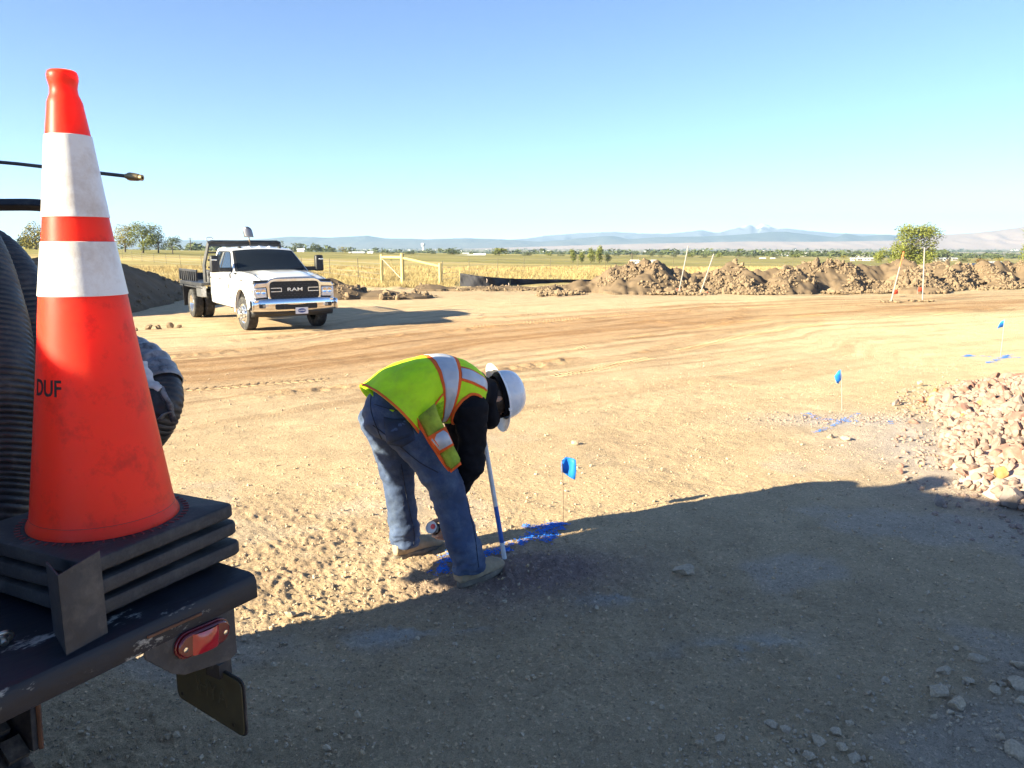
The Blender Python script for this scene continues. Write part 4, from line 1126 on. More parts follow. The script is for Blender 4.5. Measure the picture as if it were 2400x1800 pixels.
pin_flag(1973, 957, 1971, 866, 'blue pin flag drooping to a point above the middle painted cross',
         [[(1967, 901, 0), (1964, 897, .8), (1966, 899, .4)], [(1970, 893, 0), (1960, 886, 1), (1976, 890, .5)], [(1971, 880, 0), (1959, 882, 1), (1975, 880, .4)], [(1971, 866, 0), (1967, 869, .6), (1973, 874, .4)]])
pin_flag(2345, 830, 2354, 748, 'small blue pin flag farthest away at the right edge',
         [[(2353, 766, 0), (2346, 768, .8), (2340, 771, 0)], [(2355, 760, 0), (2348, 758, 1), (2344, 760, .3)], [(2354, 750, 0), (2350, 752, .6), (2346, 756, .4)]])
# sprayed paint: many flecks lying on the grains of the ground
def spray(label, strokes, dens=1.0, m=BLUEP):
    P = []
    for pts, w, d in strokes:
        W_ = [at_z(px, py, 0) for px, py in pts]
        for a, b in zip(W_[:-1], W_[1:]):
            a = at_z(*[c for c in (0, 0)], 0) if False else a
            L = (b - a).length; n = int(L * w * 15000 * d * dens) + 4
            n_ = (b - a).cross(Vector((0, 0, 1))).normalized()
            for _ in range(n):
                f = rnd.random(); o = rnd.gauss(0, w * .36)
                p = a.lerp(b, f) + n_ * o
                P.append((p.x, p.y))
    P = np.array(P); P = P[fbm(P[:, 0] * 14, P[:, 1] * 14, 2, 531) > (.30 if P[:, 1].mean() < 6 else .46)]
    z = base_h(P[:, 0], P[:, 1]) + detail_h(P[:, 0], P[:, 1])
    # follow the view to where the painted grain really lies
    k = (CAM_H - z) / CAM_H
    P = P * k[:, None]; z = base_h(P[:, 0], P[:, 1]) + detail_h(P[:, 0], P[:, 1]) + .008
    n = len(P); r = rng.uniform(.0028, .0068, n) * (1 if P[:, 1].mean() < 6 else 1.3)
    a = rng.uniform(0, 6.28, n)
    V = np.zeros((n, 4, 3))
    for j in range(4):
        t = a + j * math.pi / 2
        q = rng.uniform(.6, 1.3, n)
        V[:, j, 0] = P[:, 0] + r * q * np.cos(t); V[:, j, 1] = P[:, 1] + r * q * np.sin(t); V[:, j, 2] = z + rng.uniform(-.002, .004, n)
    F = np.arange(n * 4).reshape(n, 4)
    o = npmesh('paint_mark', V.reshape(-1, 3), F, m, smooth=False)
    return tag(o, label, 'paint mark', 'blue paint marks on the ground')
spray('long blue sprayed double arrow crossing the gravel under the worker', [
    ([(1012, 1342), (1040, 1322), (1068, 1288)], .060, 2.0), ([(1012, 1344), (1050, 1336), (1075, 1318), (1098, 1300)], .062, 2.2), ([(1030, 1340), (1062, 1322)], .065, 1.7), ([(1060, 1312), (1115, 1304), (1175, 1292), (1225, 1270), (1262, 1248), (1318, 1227)], .062, 2.2),
    ([(1224, 1234), (1250, 1236), (1285, 1232), (1320, 1226)], .045, 1.9), ([(1275, 1272), (1290, 1258), (1308, 1240), (1320, 1228)], .062, 2.2), ([(1240, 1250), (1290, 1238)], .05, 1.2)])
spray('blue sprayed arrow and cross on grey gravel below the drooping flag', [
    ([(1866, 970), (1895, 975), (1945, 981), (1990, 986), (2050, 991), (2092, 992)], .05, .8), ([(1878, 970), (1900, 967), (1905, 972), (1885, 976)], .05, .8), ([(2050, 992), (2092, 985)], .05, .8),
    ([(1908, 1014), (1940, 1002), (1975, 984), (2020, 963)], .05, .8)], .42)
spray('faint blue sprayed cross and arrow by the farthest flag', [
    ([(2256, 830), (2300, 829), (2350, 831), (2430, 832)], .05, .7), ([(2258, 831), (2272, 826), (2276, 830)], .06, .8), ([(2312, 845), (2340, 836), (2370, 824)], .07, .8)], 1.3)
# pipe standing in the painted gravel
b = at_z(1180, 1293, .03); q = at_y(1133, 1016, b.y + .02)
t = thing('marker_pipe', 'thin white pipe with a blue painted band standing in the gravel by the worker', 'pipe', tuple(b))
v = q - b
for nm, a, c, m in (('shaft', .205 * 0 + .20, 1.0, PVC), ('shaft', -.06, .085, PVC)):
    MB().lathe([(.0125, 0), (.0125, 1)], 16, M=Matrix.Translation(v * a) @ v.to_track_quat('Z', 'Y').to_matrix().to_4x4() @ Matrix.Diagonal((1, 1, v.length * (c - a), 1))).build(nm, m, t, smooth=40)
MB().lathe([(.0128, 0), (.0128, 1)], 16, M=Matrix.Translation(v * .08) @ v.to_track_quat('Z', 'Y').to_matrix().to_4x4() @ Matrix.Diagonal((1, 1, v.length * .31, 1))).build('painted_band', PVCB, t, smooth=40)

# ================================================================== TREES, HOUSES, PLAIN
BARK = mat('bark', (.09, .07, .05), rough=.95, var=.3, vscale=4)
def leafmat(name, c):
    m = mat(name, c, rough=.7, var=.45, vscale=.9, spec=.2); return m
LEAF = [leafmat('cottonwood_leaves', (.150, .165, .036)), leafmat('dark_leaves', (.080, .098, .038)), leafmat('yellow_leaves', (.24, .205, .045)), leafmat('grey_green_leaves', (.115, .13, .065)), leafmat('rust_leaves', (.17, .10, .04))]
def crown_mesh(seed, blobs, n, size, m, droop=0.0):
    """leaf clumps through a crown made of several billows; unit: crown of width 2, height 2, centre 0"""
    g = np.random.default_rng(seed)
    C = np.array([b[:3] for b in blobs]); S = np.array([b[3:6] for b in blobs])
    w = (S[:, 0] * S[:, 1] * S[:, 2]) ** .67; w /= w.sum()
    k = g.choice(len(blobs), n, p=w)
    d = g.normal(size=(n, 3)); d /= np.linalg.norm(d, axis=1)[:, None]
    rad = g.random(n) ** .33
    lump = .85 + .45 * fbm(d[:, 0] * 2.2 + k * 7 + 9, d[:, 2] * 2.2 + d[:, 1] * 2, 3, seed)
    P = C[k] + d * S[k] * (rad * lump)[:, None]
    P[:, 2] -= droop * np.abs(g.normal(size=n)) * .3
    nrm = d + g.normal(size=(n, 3)) * .75; nrm /= np.linalg.norm(nrm, axis=1)[:, None]
    a = np.cross(nrm, g.normal(size=(n, 3))); a /= np.linalg.norm(a, axis=1)[:, None]; b = np.cross(nrm, a)
    s = size * g.uniform(.6, 1.5, n)[:, None]
    V = np.stack([P + a * s, P + b * s * .55, P - a * s, P - b * s * .55], 1).reshape(-1, 3)
    return V, np.arange(n * 4).reshape(n, 4)
def billows(seed, kind):
    r = random.Random(seed); B = []
    if kind == 'broad':
        for i in range(18):
            a = r.uniform(0, 6.28); z = r.uniform(-.95, .68); q = r.uniform(.35, .78) * (1 - .35 * max(0, z) ** 2)
            B.append((q * math.cos(a), q * math.sin(a) * .8, z, r.uniform(.26, .42), r.uniform(.26, .42), r.uniform(.22, .36)))
        B.append((0, 0, .1, .55, .55, .7))
    elif kind == 'tall':
        for i in range(9):
            z = -.75 + 1.5 * i / 8; w = .62 * (1 - .55 * max(0, z)) * (1 - .3 * max(0, -z))
            B.append((r.uniform(-.25, .25), r.uniform(-.25, .25), z, w * r.uniform(.8, 1.1), w, .30))
    elif kind == 'willow':
        for i in range(10):
            a = r.uniform(0, 6.28); q = r.uniform(.3, .66)
            B.append((q * math.cos(a), q * math.sin(a) * .7, r.uniform(.0, .66), r.uniform(.22, .34), r.uniform(.22, .34), r.uniform(.20, .32)))
        for i in range(14):
            B.append((r.uniform(-.62, .58), r.uniform(-.35, .35), r.uniform(-.85, .05), r.uniform(.16, .28), .3, r.uniform(.30, .48)))
        B.append((0, 0, .15, .5, .5, .55)); B.append((-.1, 0, -.45, .5, .4, .55))
    else:
        for i in range(6):
            a = r.uniform(0, 6.28); q = r.uniform(.2, .5)
            B.append((q * math.cos(a), q * math.sin(a), r.uniform(-.5, .3), .45, .45, r.uniform(.4, .6)))
    return B
_n = [0]
def tree(name, label, px, base_py, top_py, w_px, D, kind, leaf, n=900, lsize=.05, group=None, trunk=True, zb=None, cat='tree', base_off=0.0):
    _n[0] += 1
    x = (px - 1200) / 1800 * (D * CP); zg = float(base_h(x, D)) if zb is None else zb
    ztop = at_y(px, top_py, D).z; zbase = at_y(px, base_py, D).z
    zb_ = min(zg, zbase)
    H = ztop - zb_; Wd = w_px / 1800 * D
    t = thing(name, label, cat, (x, D, zb_), 0, group)
    lo = max(zbase - zb_, 0) if not trunk else max(zbase - zb_, .10 * H)
    cz = (lo + H) / 2; hz_ = (H - lo) / 2
    V, F = crown_mesh(500 + _n[0], billows(900 + _n[0], kind), n, lsize, LEAF[leaf], .3 if kind == 'willow' else 0)
    V = V * np.array([Wd / 2, Wd / 2, hz_]) + np.array([0, 0, cz])
    npmesh('crown', V, F, LEAF[leaf], t, smooth=False)
    if trunk:
        m = MB(); r = random.Random(_n[0])
        m.tube([(0, 0, -.3), (.02 * H, 0, .25 * H), (-.01 * H, 0, .6 * H)], [.035 * H, .026 * H, .008 * H], 8)
        for k in range(5):
            a = r.uniform(0, 6.28); z = r.uniform(.2, .45) * H
            m.tube([(0, 0, z), (.15 * Wd * math.cos(a), .15 * Wd * math.sin(a), z + .12 * H), (.33 * Wd * math.cos(a), .33 * Wd * math.sin(a), z + .3 * H)], [.014 * H, .01 * H, .003 * H], 6)
        m.build('trunk', BARK, t, smooth=60)
    return t
TG = 'trees beyond the fields'
tree('shrub', 'dark low bushes on the horizon behind the hoses at the left edge', 62, 588, 548, 60, 175, 'bush', 1, 900, .08, trunk=False, cat='bush')
tree('cottonwood_tree', 'yellow green tree half hidden behind the traffic cone', 84, 588, 513, 70, 165, 'broad', 2, 1400, .055)
tree('cottonwood_tree', 'paler left tree of the big clump between cone and truck', 292, 584, 524, 62, 160, 'broad', 2, 2400, .042)
tree('cottonwood_tree', 'largest full green tree of the clump between cone and truck', 334, 583, 514, 88, 158, 'broad', 0, 4600, .036)
tree('cottonwood_tree', 'dark right shoulder tree of the clump between cone and truck', 370, 582, 534, 44, 162, 'broad', 1, 1200, .055)
tree('round_tree', 'small round dark tree standing right of the big clump', 403, 583, 551, 44, 156, 'broad', 1, 1300, .055)
spots = [('small round tree just above the truck roof at its right end', 662, 575, 563, 14, 420, 'broad', 3, 260), ('grey green tree clump above the truck windscreen', 697, 589, 568, 40, 380, 'broad', 3, 700), ('dark green tree pair right of the truck roof', 740, 589, 569, 40, 360, 'broad', 1, 800),
         ('olive bush behind the truck mirror', 777, 591, 577, 26, 350, 'bush', 3, 400), ('yellowish tree right of the truck mirror on the field edge', 802, 592, 576, 26, 350, 'broad', 2, 450), ('low green bush left of the long white barn', 822, 592, 580, 20, 360, 'bush', 3, 300),
         ('dark conifer shape right of the white barns', 896, 594, 580, 12, 330, 'tall', 1, 320), ('dark hedge bushes right of the white barns', 914, 597, 588, 30, 330, 'bush', 1, 320), ('bushes left of the wooden brace on the field edge', 882, 596, 586, 16, 330, 'bush', 3, 250),
         ('green thicket between the wooden brace posts on the field edge', 960, 599, 589, 46, 340, 'bush', 3, 420), ('tree clump above the right end of the wooden brace', 1012, 600, 586, 26, 345, 'broad', 3, 380), ('wide dark clump left of the white farm sheds', 1060, 600, 581, 44, 350, 'broad', 1, 700),
         ('tall green trees standing over the white farm sheds', 1170, 604, 579, 46, 340, 'broad', 0, 1000), ('green trees right of the white farm sheds', 1236, 604, 588, 44, 350, 'bush', 3, 520), ('mid green tree before the poplar group', 1285, 605, 589, 22, 350, 'broad', 0, 380), ('dark tree left against the poplar group', 1314, 606, 588, 26, 345, 'broad', 3, 400)]
for lab, px, b, tp, w, D, kd, lf, n in spots:
    tree('field_tree', lab, px, b, tp, w, D, kd, lf, n, .085, TG)
for q, (px, b, tp, w, lab) in enumerate(((1343, 613, 584, 27, 'leftmost poplar of the bright group in the field centre'), (1364, 615, 588, 24, 'second poplar from the left in the bright group'), (1385, 616, 580, 28, 'middle poplar of the bright group'), (1405, 616, 575, 30, 'tallest poplar of the bright group'), (1424, 613, 593, 26, 'low bushy poplar at the right end of the bright group'))):
    tree('poplar_tree', lab, px, b, tp, w, 190 + 3 * q, 'tall', 0 if q != 4 else 1, 1100, .075, 'poplars in the field')
for q, (px, b, tp, w, lf, lab) in enumerate(((1530, 604, 589, 24, 3, 'small tree right of the white shed in the field'), (1551, 605, 593, 20, 3, 'low bush above the tall end of the berm'), (1580, 605, 591, 26, 3, 'round tree behind the leftmost leaning stake'), (1622, 606, 589, 30, 0, 'green tree between the two leaning stakes'), (1650, 606, 593, 28, 3, 'low trees behind the second leaning stake'),
                                             (1687, 606, 590, 24, 0, 'green tree just right of the second leaning stake'), (1732, 606, 588, 18, 1, 'dark pointed tree over the middle of the berm'), (1760, 607, 595, 40, 3, 'low hedge of trees over the middle of the berm'), (1820, 607, 595, 34, 3, 'low bushes left of the field houses'), (1866, 607, 594, 36, 0, 'bright green bushes over the right half of the berm'),
                                             (1950, 609, 599, 26, 0, 'small bushes left of the white houses'), (1980, 609, 597, 22, 2, 'yellowish bush right before the white houses'), (1480, 605, 596, 40, 3, 'low bushes right of the poplar group'), (1445, 604, 594, 22, 1, 'dark bush touching the poplar group'))):
    tree('field_tree', lab, px, b, tp, w, 330 + 4 * q, 'broad' if w < 30 else 'bush', lf, 420, .09, TG)
tree('cottonwood_tree', 'big lone green tree rising behind the berm at the right', 2138, 628, 514, 146, 120, 'willow', 0, 9000, .030, base_off=0)
tree('shrub', 'green shrub at the left foot of the big lone tree', 2068, 616, 572, 44, 122, 'bush', 0, 900, .06, trunk=False, cat='bush')
tree('shrub', 'olive bush right of the bare tree behind the berm', 2257, 618, 600, 40, 130, 'bush', 3, 500, .07, trunk=False, cat='bush')
tree('shrub', 'rusty brown bush behind the berm at right', 2305, 620, 602, 44, 132, 'bush', 4, 600, .07, trunk=False, cat='bush')
tree('shrub', 'yellow bush right of the rusty bush behind the berm', 2347, 620, 600, 26, 132, 'bush', 2, 450, .07, trunk=False, cat='bush')
tree('shrub', 'low green bushes at the right edge behind the berm', 2372, 624, 612, 46, 130, 'bush', 0, 500, .07, trunk=False, cat='bush')
tree('cottonwood_tree', 'leafy branch of a tree cut by the right picture edge', 2412, 610, 505, 40, 120, 'broad', 0, 900, .06)
# bare tree
t = thing('bare_tree', 'half bare dead tree right of the big lone tree', 'tree', ((2222 - 1200) / 1800 * 125 * CP, 125, float(base_h(70, 125))))
m = MB(); r = random.Random(5)
hb = at_y(2222, 586, 125).z - t.location.z
m.tube([(0, 0, -.3), (.1, 0, hb * .45), (-.1, 0, hb)], [.16, .11, .02], 8)
for k in range(22):
    z = hb * r.uniform(.25, .85); a = r.uniform(0, 6.28); L = r.uniform(.8, 2.2) * (1.15 - z / hb)
    m.tube([(0, 0, z), (L * .5 * math.cos(a), L * .5 * math.sin(a), z + L * .35), (L * math.cos(a), L * math.sin(a), z + L * .45)], [.05, .03, .008], 5)
m.build('trunk', mat('dead_wood', (.22, .18, .15), rough=.9), t, smooth=60)
V, F = crown_mesh(77, [(-.5, 0, -.2, .5, .4, .5), (-.7, 0, -.6, .4, .4, .3)], 260, .05, None)
npmesh('crown', V * np.array([2.0, 1.5, 1.6]) + np.array([-.2, 0, hb * .5]), F, LEAF[3], t, smooth=False)

HWALL = mat('white_wall', (.72, .71, .69), rough=.8, var=.1); TANW = mat('tan_wall', (.36, .31, .25), rough=.8, var=.1); HROOF = mat('grey_roof', (.42, .43, .45), rough=.7, var=.15); WROOF = mat('white_metal_roof', (.78, .80, .82), rough=.4, var=.05); HWIN = mat('dark_window', (.03, .035, .04), rough=.2)
def house(label, px, base_py, wpx, wall_px, roof_px, D, roof=WROOF, wall=HWALL, yaw=0.0, win=3, depth=.7, zb=None, name='farm_building', group='white buildings on the plain'):
    k = D / 1800; w = wpx * k; h = wall_px * k; rh = roof_px * k
    p = at_y(px, base_py, D)
    t = thing(name, label, 'building', tuple(p), yaw, group)
    d = w * depth
    m = MB(); m.box((0, 0, h / 2 - 1), (w, d, h + 2))
    m.build('wall', wall, t)
    MB().prism([(-d / 2 - .2, h), (d / 2 + .2, h), (0, h + rh)], -w / 2 - .2, w / 2 + .2, axis='x').build('roof', roof, t)
    for i in range(win):
        f = MB().box((-w / 2 + w * (i + .5) / win, -d / 2 - .02, h * .5), (w * .10 + .3, .06, h * .35)).build('window', HWIN, t)
house('long white barn on the field edge right of the truck', 841, 596, 26, 3, 3, 330, win=5); house('small white shed right of the long barn', 868, 597, 12, 5, 2, 328, win=1); house('low grey white shed left of the long barn', 824, 594, 12, 3, 1, 335, roof=HROOF, win=1)
house('tiny white house among trees over the truck windscreen', 701, 588, 8, 3, 2, 376, win=1); house('tiny white gable right of the house over the windscreen', 710, 588, 6, 2.5, 3, 374, win=1)
house('white sheds left in the farm beyond the brace', 1086, 604, 34, 4, 2.5, 332, win=4); house('bigger white farm building with pale gable', 1124, 604, 26, 6, 4, 336, win=3); house('white shed under the tall green trees', 1160, 605, 30, 3, 2, 330, win=2); house('white shed far left of the farm', 1102, 603, 12, 3, 3, 338, win=1)
house('isolated white shed in the field right of the poplars', 1488, 616, 18, 4, 3, 200, win=1, roof=HWALL); house('small white shed at the left of the berm top', 1532, 614, 10, 3.5, 1.5, 205, win=1); house('tiny white shed in the field over the second stake', 1787, 609, 11, 3, 2, 330, win=1); house('tiny white shed over the berm middle', 1811, 608, 8, 2, 2, 330, win=1)
house('low long roof among bushes behind the right end of the berm', 2296, 626, 44, 5, 4, 128, roof=HROOF, win=2); house('dark gabled house behind the right end of the berm', 2327, 629, 30, 9, 7, 126, roof=HROOF, win=2)
for q, px in enumerate((1998, 2014, 2030, 2044, 2184, 2200, 2216, 2236)):
    house('small white house of the row by the big lone tree', px, 610, 8 + q % 3 * 3, 3, 3.2, 300 + 5 * q, roof=HROOF, wall=(HWALL, TANW)[q % 2], win=2, name='house', group='row of small white houses by the lone tree')
# white greenhouse strip
house('long low white strip of greenhouses in the middle distance', 1277, 611, 100, 2.2, 1, 260, win=0, depth=.15)
# water tower and poles
t = thing('water_tower', 'white water tower on the plain above the wooden brace', 'water tower', tuple(at_y(992, 589, 1400)))
k = 1400 / 1800
MB().lathe([(2.6 * k, -4), (2.4 * k, 4 * k), (2.4 * k, 10 * k), (3.0 * k, 12 * k)], 20, cap=False).build('stem', HWALL, t, smooth=40)
MB().lathe([(2.8 * k, 11.5 * k), (4.6 * k, 13.5 * k), (4.8 * k, 16 * k), (4.3 * k, 18.3 * k), (.1, 19 * k)], 20, cap=False).build('bowl', HWALL, t, smooth=40)
for lab, px, b, tp, D in (('thin utility pole left of the truck headboard', 447, 583, 557, 300), ('utility pole in the field right of the poplars', 1481, 608, 593, 240)):
    p = at_y(px, b, D); q = at_y(px, tp, D)
    t = thing('utility_pole', lab, 'utility pole', tuple(p), 0, 'utility poles')
    MB().tube([(0, 0, -1), (0, 0, q.z - p.z)], .16, 6).build('pole', BARK, t); MB().box((0, 0, q.z - p.z - .5), (1.8, .15, .15)).build('crossarm', BARK, t)
# wooded plain and town too far to tell apart
g4 = np.random.default_rng(15)
n = 2600
D = 430 * (4800 / 430) ** g4.random(n); a = g4.uniform(-.74, .74, n); X = D * a
dn = fbm(X * .0035, D * .008, 3, 501); ok = dn > .46
X, D = X[ok], D[ok]
VV = []; FF = []; o = 0
for x, y in zip(X, D):
    s = float(g4.uniform(1.6, 4.2)) * (1 + y / 3000)
    V, F = crown_mesh(int(g4.integers(1e6)), [(0, 0, 0, .9, .9, .8)], 26, .30, None)
    VV.append(V * np.array([s * 1.2, s, s * .7]) + np.array([x, y, float(base_h(x, y)) + s * .5])); FF.append(F + o); o += len(V)
stuff(npmesh('distant_woods', np.concatenate(VV), np.concatenate(FF), LEAF[1], smooth=False))
tm = MB(); n = 260
for k in range(n):
    y = 650 * (4300 / 650) ** g4.random(); x = y * g4.uniform(-.72, .74)
    if float(fbm(np.array(x * .002 + 3), np.array(y * .003), 3, 511)) < .50: continue
    s = g4.uniform(4, 9); tm.box((x, y, float(base_h(x, y)) + s * .2), (s * 1.6, s, s * .45))
stuff(tm.build('distant_town', HWALL))
# tall dry grass along the fence and the near field
n = 150000
y = 37.5 + 45 * g4.random(n) ** 1.5; x = y * g4.uniform(-.78, .45, n)
edge = 37.6 + .02 * x + 2.2 * (fbm(x * .5, y * .5, 3, 131) - .5)
ok = (y > edge + .3) & (fbm(x * .35, y * .35, 3, 521) > .36) & ~((x < -9) & (y < 36))
ok &= ~((x > -2.95) & (x < 6) & (y < 46.5))
ok &= ~((x > 2.5) & (y < interp(x, BX) + 2.5))
x, y = x[ok], y[ok]; n = len(x)
h = g4.uniform(.10, .30, n) * (.6 + .8 * fbm(x * .3, y * .3, 2, 523)); z = base_h(x, y) + detail_h(x, y) * (1 - sstep(40, 60, np.hypot(x, y)))
a = g4.uniform(0, 6.28, n); w = .004 + .0002 * y; lx = g4.normal(0, .14, n); ly = g4.normal(0, .14, n)
V = np.stack([np.stack([x - w * np.cos(a), y - w * np.sin(a), z - .03], 1), np.stack([x + w * np.cos(a), y + w * np.sin(a), z - .03], 1), np.stack([x + lx, y + ly, z + h], 1)], 1).reshape(-1, 3)
stuff(npmesh('dry_grass', V, np.arange(n * 3).reshape(n, 3), mat('dry_grass', (.36, .275, .125), rough=.8, var=.45, vscale=.5, spec=.2), smooth=False))
# ================================================================== THE FLATBED TRUCK
WHITE = mat('white_car_paint', (.74, .75, .76), rough=.22, var=.03, vscale=3, coat=.8, dirt=(.55, .47, .36), dscale=1.6, damt=.18)
GLASS = mat('dark_glass', (.012, .016, .022), rough=.05, var=.0, spec=.35)
BLACKPL = mat('black_plastic', (.020, .020, .022), rough=.5, var=.2, vscale=10)
GRILLE = mat('grille_black', (.004, .004, .005), rough=.4, var=.0)
LAMP = mat('lamp_glass', (.62, .66, .72), rough=.12, var=.25, vscale=16, metal=.4, coat=.8)
AMBER = mat('amber_lens', (.75, .25, .02), rough=.25, var=.1)
ALU = mat('polished_aluminium', (.70, .70, .70), rough=.22, metal=.9, var=.12)
DIAM = mat('diamond_plate', (.36, .36, .37), rough=.35, metal=.8, var=.5, vscale=34)
BEDM = mat('black_bed_steel', (.030, .032, .038), rough=.45, var=.2, vscale=6, dirt=(.14, .12, .10), damt=.4)
PLW = mat('plate_white', (.75, .75, .77), rough=.5, var=.03); PLB = mat('plate_blue', (.03, .07, .25), rough=.5, var=.05)
TH = math.atan2(-.820, .572)
TRK = Vector((-5.73, 19.24, -.330))
truck = thing('flatbed_truck', 'white crew cab pickup truck with chrome front and black flatbed parked on the dirt', 'truck', tuple(TRK), TH)
# lower body sides with wheel arches
def arch(cx, cz, r, a0, a1, k=12):
    return [(cx + r * math.cos(R(a0 + (a1 - a0) * i / k)), cz + r * math.sin(R(a0 + (a1 - a0) * i / k))) for i in range(k + 1)]
side = [(.88, .62), (.90, .95), (.86, 1.13), (.60, 1.20), (.0, 1.27), (-.62, 1.33), (-.80, 1.37), (-2.84, 1.40), (-2.875, 1.34), (-2.90, .80), (-2.86, .58), (-2.78, .52), (-.66, .50)] + arch(0, .44, .57, 176, 12)
for s in (-1, 1):
    MB().prism(side, s * 1.0, s * .90, axis='y').build('body_side', WHITE, truck, bevel=.035, bseg=3)
    # rolled lip of the arch, inner liner
    MB().tube([(x, s * 1.005, z) for x, z in arch(0, .44, .575, 182, 10, 20)], .022, 8).build('arch_lip', WHITE, truck, smooth=60)
    MB().box((-.0, s * .68, .72), (1.15, .46, .55)).build('wheel_liner', GRILLE, truck)
MB().box((-1.75, 0, .78), (2.2, 1.78, .62)).box((.25, 0, .85), (1.1, 1.2, .5)).build('floor_pan', BLACKPL, truck)
# cab: windscreen, roof and back as one sheet, sides filled
path = [(-.66, 1.37, .955), (-.78, 1.46, .93), (-1.36, 1.88, .80), (-1.46, 1.925, .785), (-1.60, 1.955, .78), (-2.1, 1.985, .78), (-2.60, 1.975, .78), (-2.74, 1.94, .785), (-2.80, 1.86, .80), (-2.875, 1.38, .95)]
def cabp(i, v, off=0.0):
    i0 = min(int(i), len(path) - 2); f = i - i0
    a, b = path[i0], path[i0 + 1]
    x, z, w = [a[k] + (b[k] - a[k]) * f for k in range(3)]
    crown = .045 if i > 1.6 else .02
    bow = .16 * max(0, 1 - i / 3.0)
    return Vector((x + bow * (1 - v * v) * .8 - .06 * bow, w * v, z + crown * (1 - v * v)))
vs_ = np.linspace(-1, 1, 11)
shell = MB()
shell.grid([[cabp(i, v) for v in vs_] for i in range(len(path))])
for s in (-1, 1):
    poly = [cabp(i, s) for i in range(len(path))]
    shell.add(poly, [tuple(range(len(poly)))])
shell.build('cab', WHITE, truck, smooth=38)
def plate_on_cab(i0, i1, v0, v1, n=8, off=.012):
    rows = []
    for a in np.linspace(i0, i1, n):
        r_ = []
        for v in np.linspace(v0, v1, 11):
            p = cabp(a, v); e = .02
            nrm = (cabp(a, v + e) - p).cross(cabp(a + e, v) - p).normalized()
            if nrm.z < 0: nrm = -nrm
            r_.append(p + nrm * off)
        rows.append(r_)
    return MB().grid(rows)
plate_on_cab(.25, 2.45, -.97, .97, off=.006).build('windscreen_trim', BLACKPL, truck, smooth=60)
plate_on_cab(.45, 2.20, -.90, .90, off=.012).build('windscreen', GLASS, truck, smooth=60)
def on_side(x, z, s, off):
    y = .955 + (.785 - .955) * (z - 1.37) / (1.925 - 1.37)
    return Vector((x, s * (y + off), z))
for s in (-1, 1):
    tr_ = [(-.84, 1.40), (-1.38, 1.85), (-1.52, 1.90), (-2.55, 1.905), (-2.66, 1.86), (-2.76, 1.42)]
    MB().add([on_side(x, z, s, .006) for x, z in tr_] + [on_side(x, z, s, -.02) for x, z in tr_], [tuple(range(6)), tuple(range(6, 12))[::-1]] + [(i, (i + 1) % 6, 6 + (i + 1) % 6, 6 + i) for i in range(6)]).build('window_trim', BLACKPL, truck)
    for w_ in ([(-.95, 1.43), (-1.40, 1.82), (-1.50, 1.865), (-1.84, 1.87), (-1.86, 1.43)], [(-1.95, 1.43), (-1.93, 1.87), (-2.50, 1.87), (-2.58, 1.83), (-2.68, 1.45)]):
        n = len(w_)
        MB().add([on_side(x, z, s, .014) for x, z in w_] + [on_side(x, z, s, .0) for x, z in w_], [tuple(range(n)), tuple(range(n, 2 * n))[::-1]] + [(i, (i + 1) % n, n + (i + 1) % n, n + i) for i in range(n)]).build('side_window', GLASS, truck)
    # door seams and handles
    for x0 in (-.80, -1.90, -2.82):
        MB().tube([(x0, s * 1.0015, 1.36), (x0 - .01, s * 1.0015, .95), (x0 + .03, s * 1.0015, .54)], .006, 6).build('door_seam', BLACKPL, truck)
    for x0 in (-1.72, -2.62):
        h = MB().box((x0, s * 1.02, 1.20), (.20, .035, .05)).build('door_handle', ALU, truck, bevel=.01)
    # towing mirror: arm, housing, chrome strip
    MB().box((-.93, s * 1.10, 1.44), (.10, .34, .11)).build('mirror_arm', BLACKPL, truck, bevel=.02)
    hs = MB().box((-.93, s * 1.34, 1.585), (.17, .23, .42), taper=(.85, .9)).build('mirror', BLACKPL, truck, bevel=.04, bseg=3)
    MB().box((-.838, s * 1.37, 1.69), (.012, .13, .035)).build('mirror_lamp', ALU, hs, bevel=.004)
# bonnet
rows = []
for i, x in enumerate(np.linspace(-.70, .90, 14)):
    f = (x + .70) / 1.6
    zc = 1.405 - .055 * f - .11 * f ** 3; r_ = []
    for v in np.linspace(-1, 1, 25):
        a = abs(v)
        z = zc + .055 * (1 - float(sstep(.42, .62, a))) * min(1, f * 2 + .2) - .02 * a * a - .13 * max(0, (a - .80) / .20) ** 2.2
        r_.append((x - .07 * a * a * f * f, v * (.965 if f < .9 else .955), z))
    rows.append(r_)
MB().grid(rows).build('bonnet', WHITE, truck, smooth=50, solid=.02)
for s in (-1, 1):
    MB().tube([(-.62, s * .80, 1.408), (.2, s * .79, 1.385), (.86, s * .77, 1.24)], .006, 5).build('bonnet_seam', BLACKPL, truck)
    MB().prism([(-.06, 1.20), (.20, 1.195), (.20, 1.235), (-.06, 1.24)], s * 1.0, s * 1.012, axis='y').build('badge', ALU, truck, bevel=.004)
    MB().box((-1.05, s * 1.004, 1.02), (.05, .012, .12)).box((-1.03, s * 1.004, .97), (.10, .012, .02)).build('door_emblem', BLACKPL, truck)
    MB().box((-.92, s * 1.004, .74), (.15, .010, .03)).build('door_badge', BLACKPL, truck)
for s in (-.35, .35):
    MB().tube([(-.62, s, 1.43), (-.70, s + .28, 1.462), (-.74, s + .50, 1.485)], .010, 6).build('wiper', BLACKPL, truck)
# roof clearance lamps
for y in (-.52, -.26, 0, .26, .52):
    MB().ball((-1.62, y, 2.012 - .05 * (y / .78) ** 2), (.07, .05, .03), 10, 6).build('clearance_lamp', BLACKPL if abs(y) > .3 else ALU, truck, smooth=60)
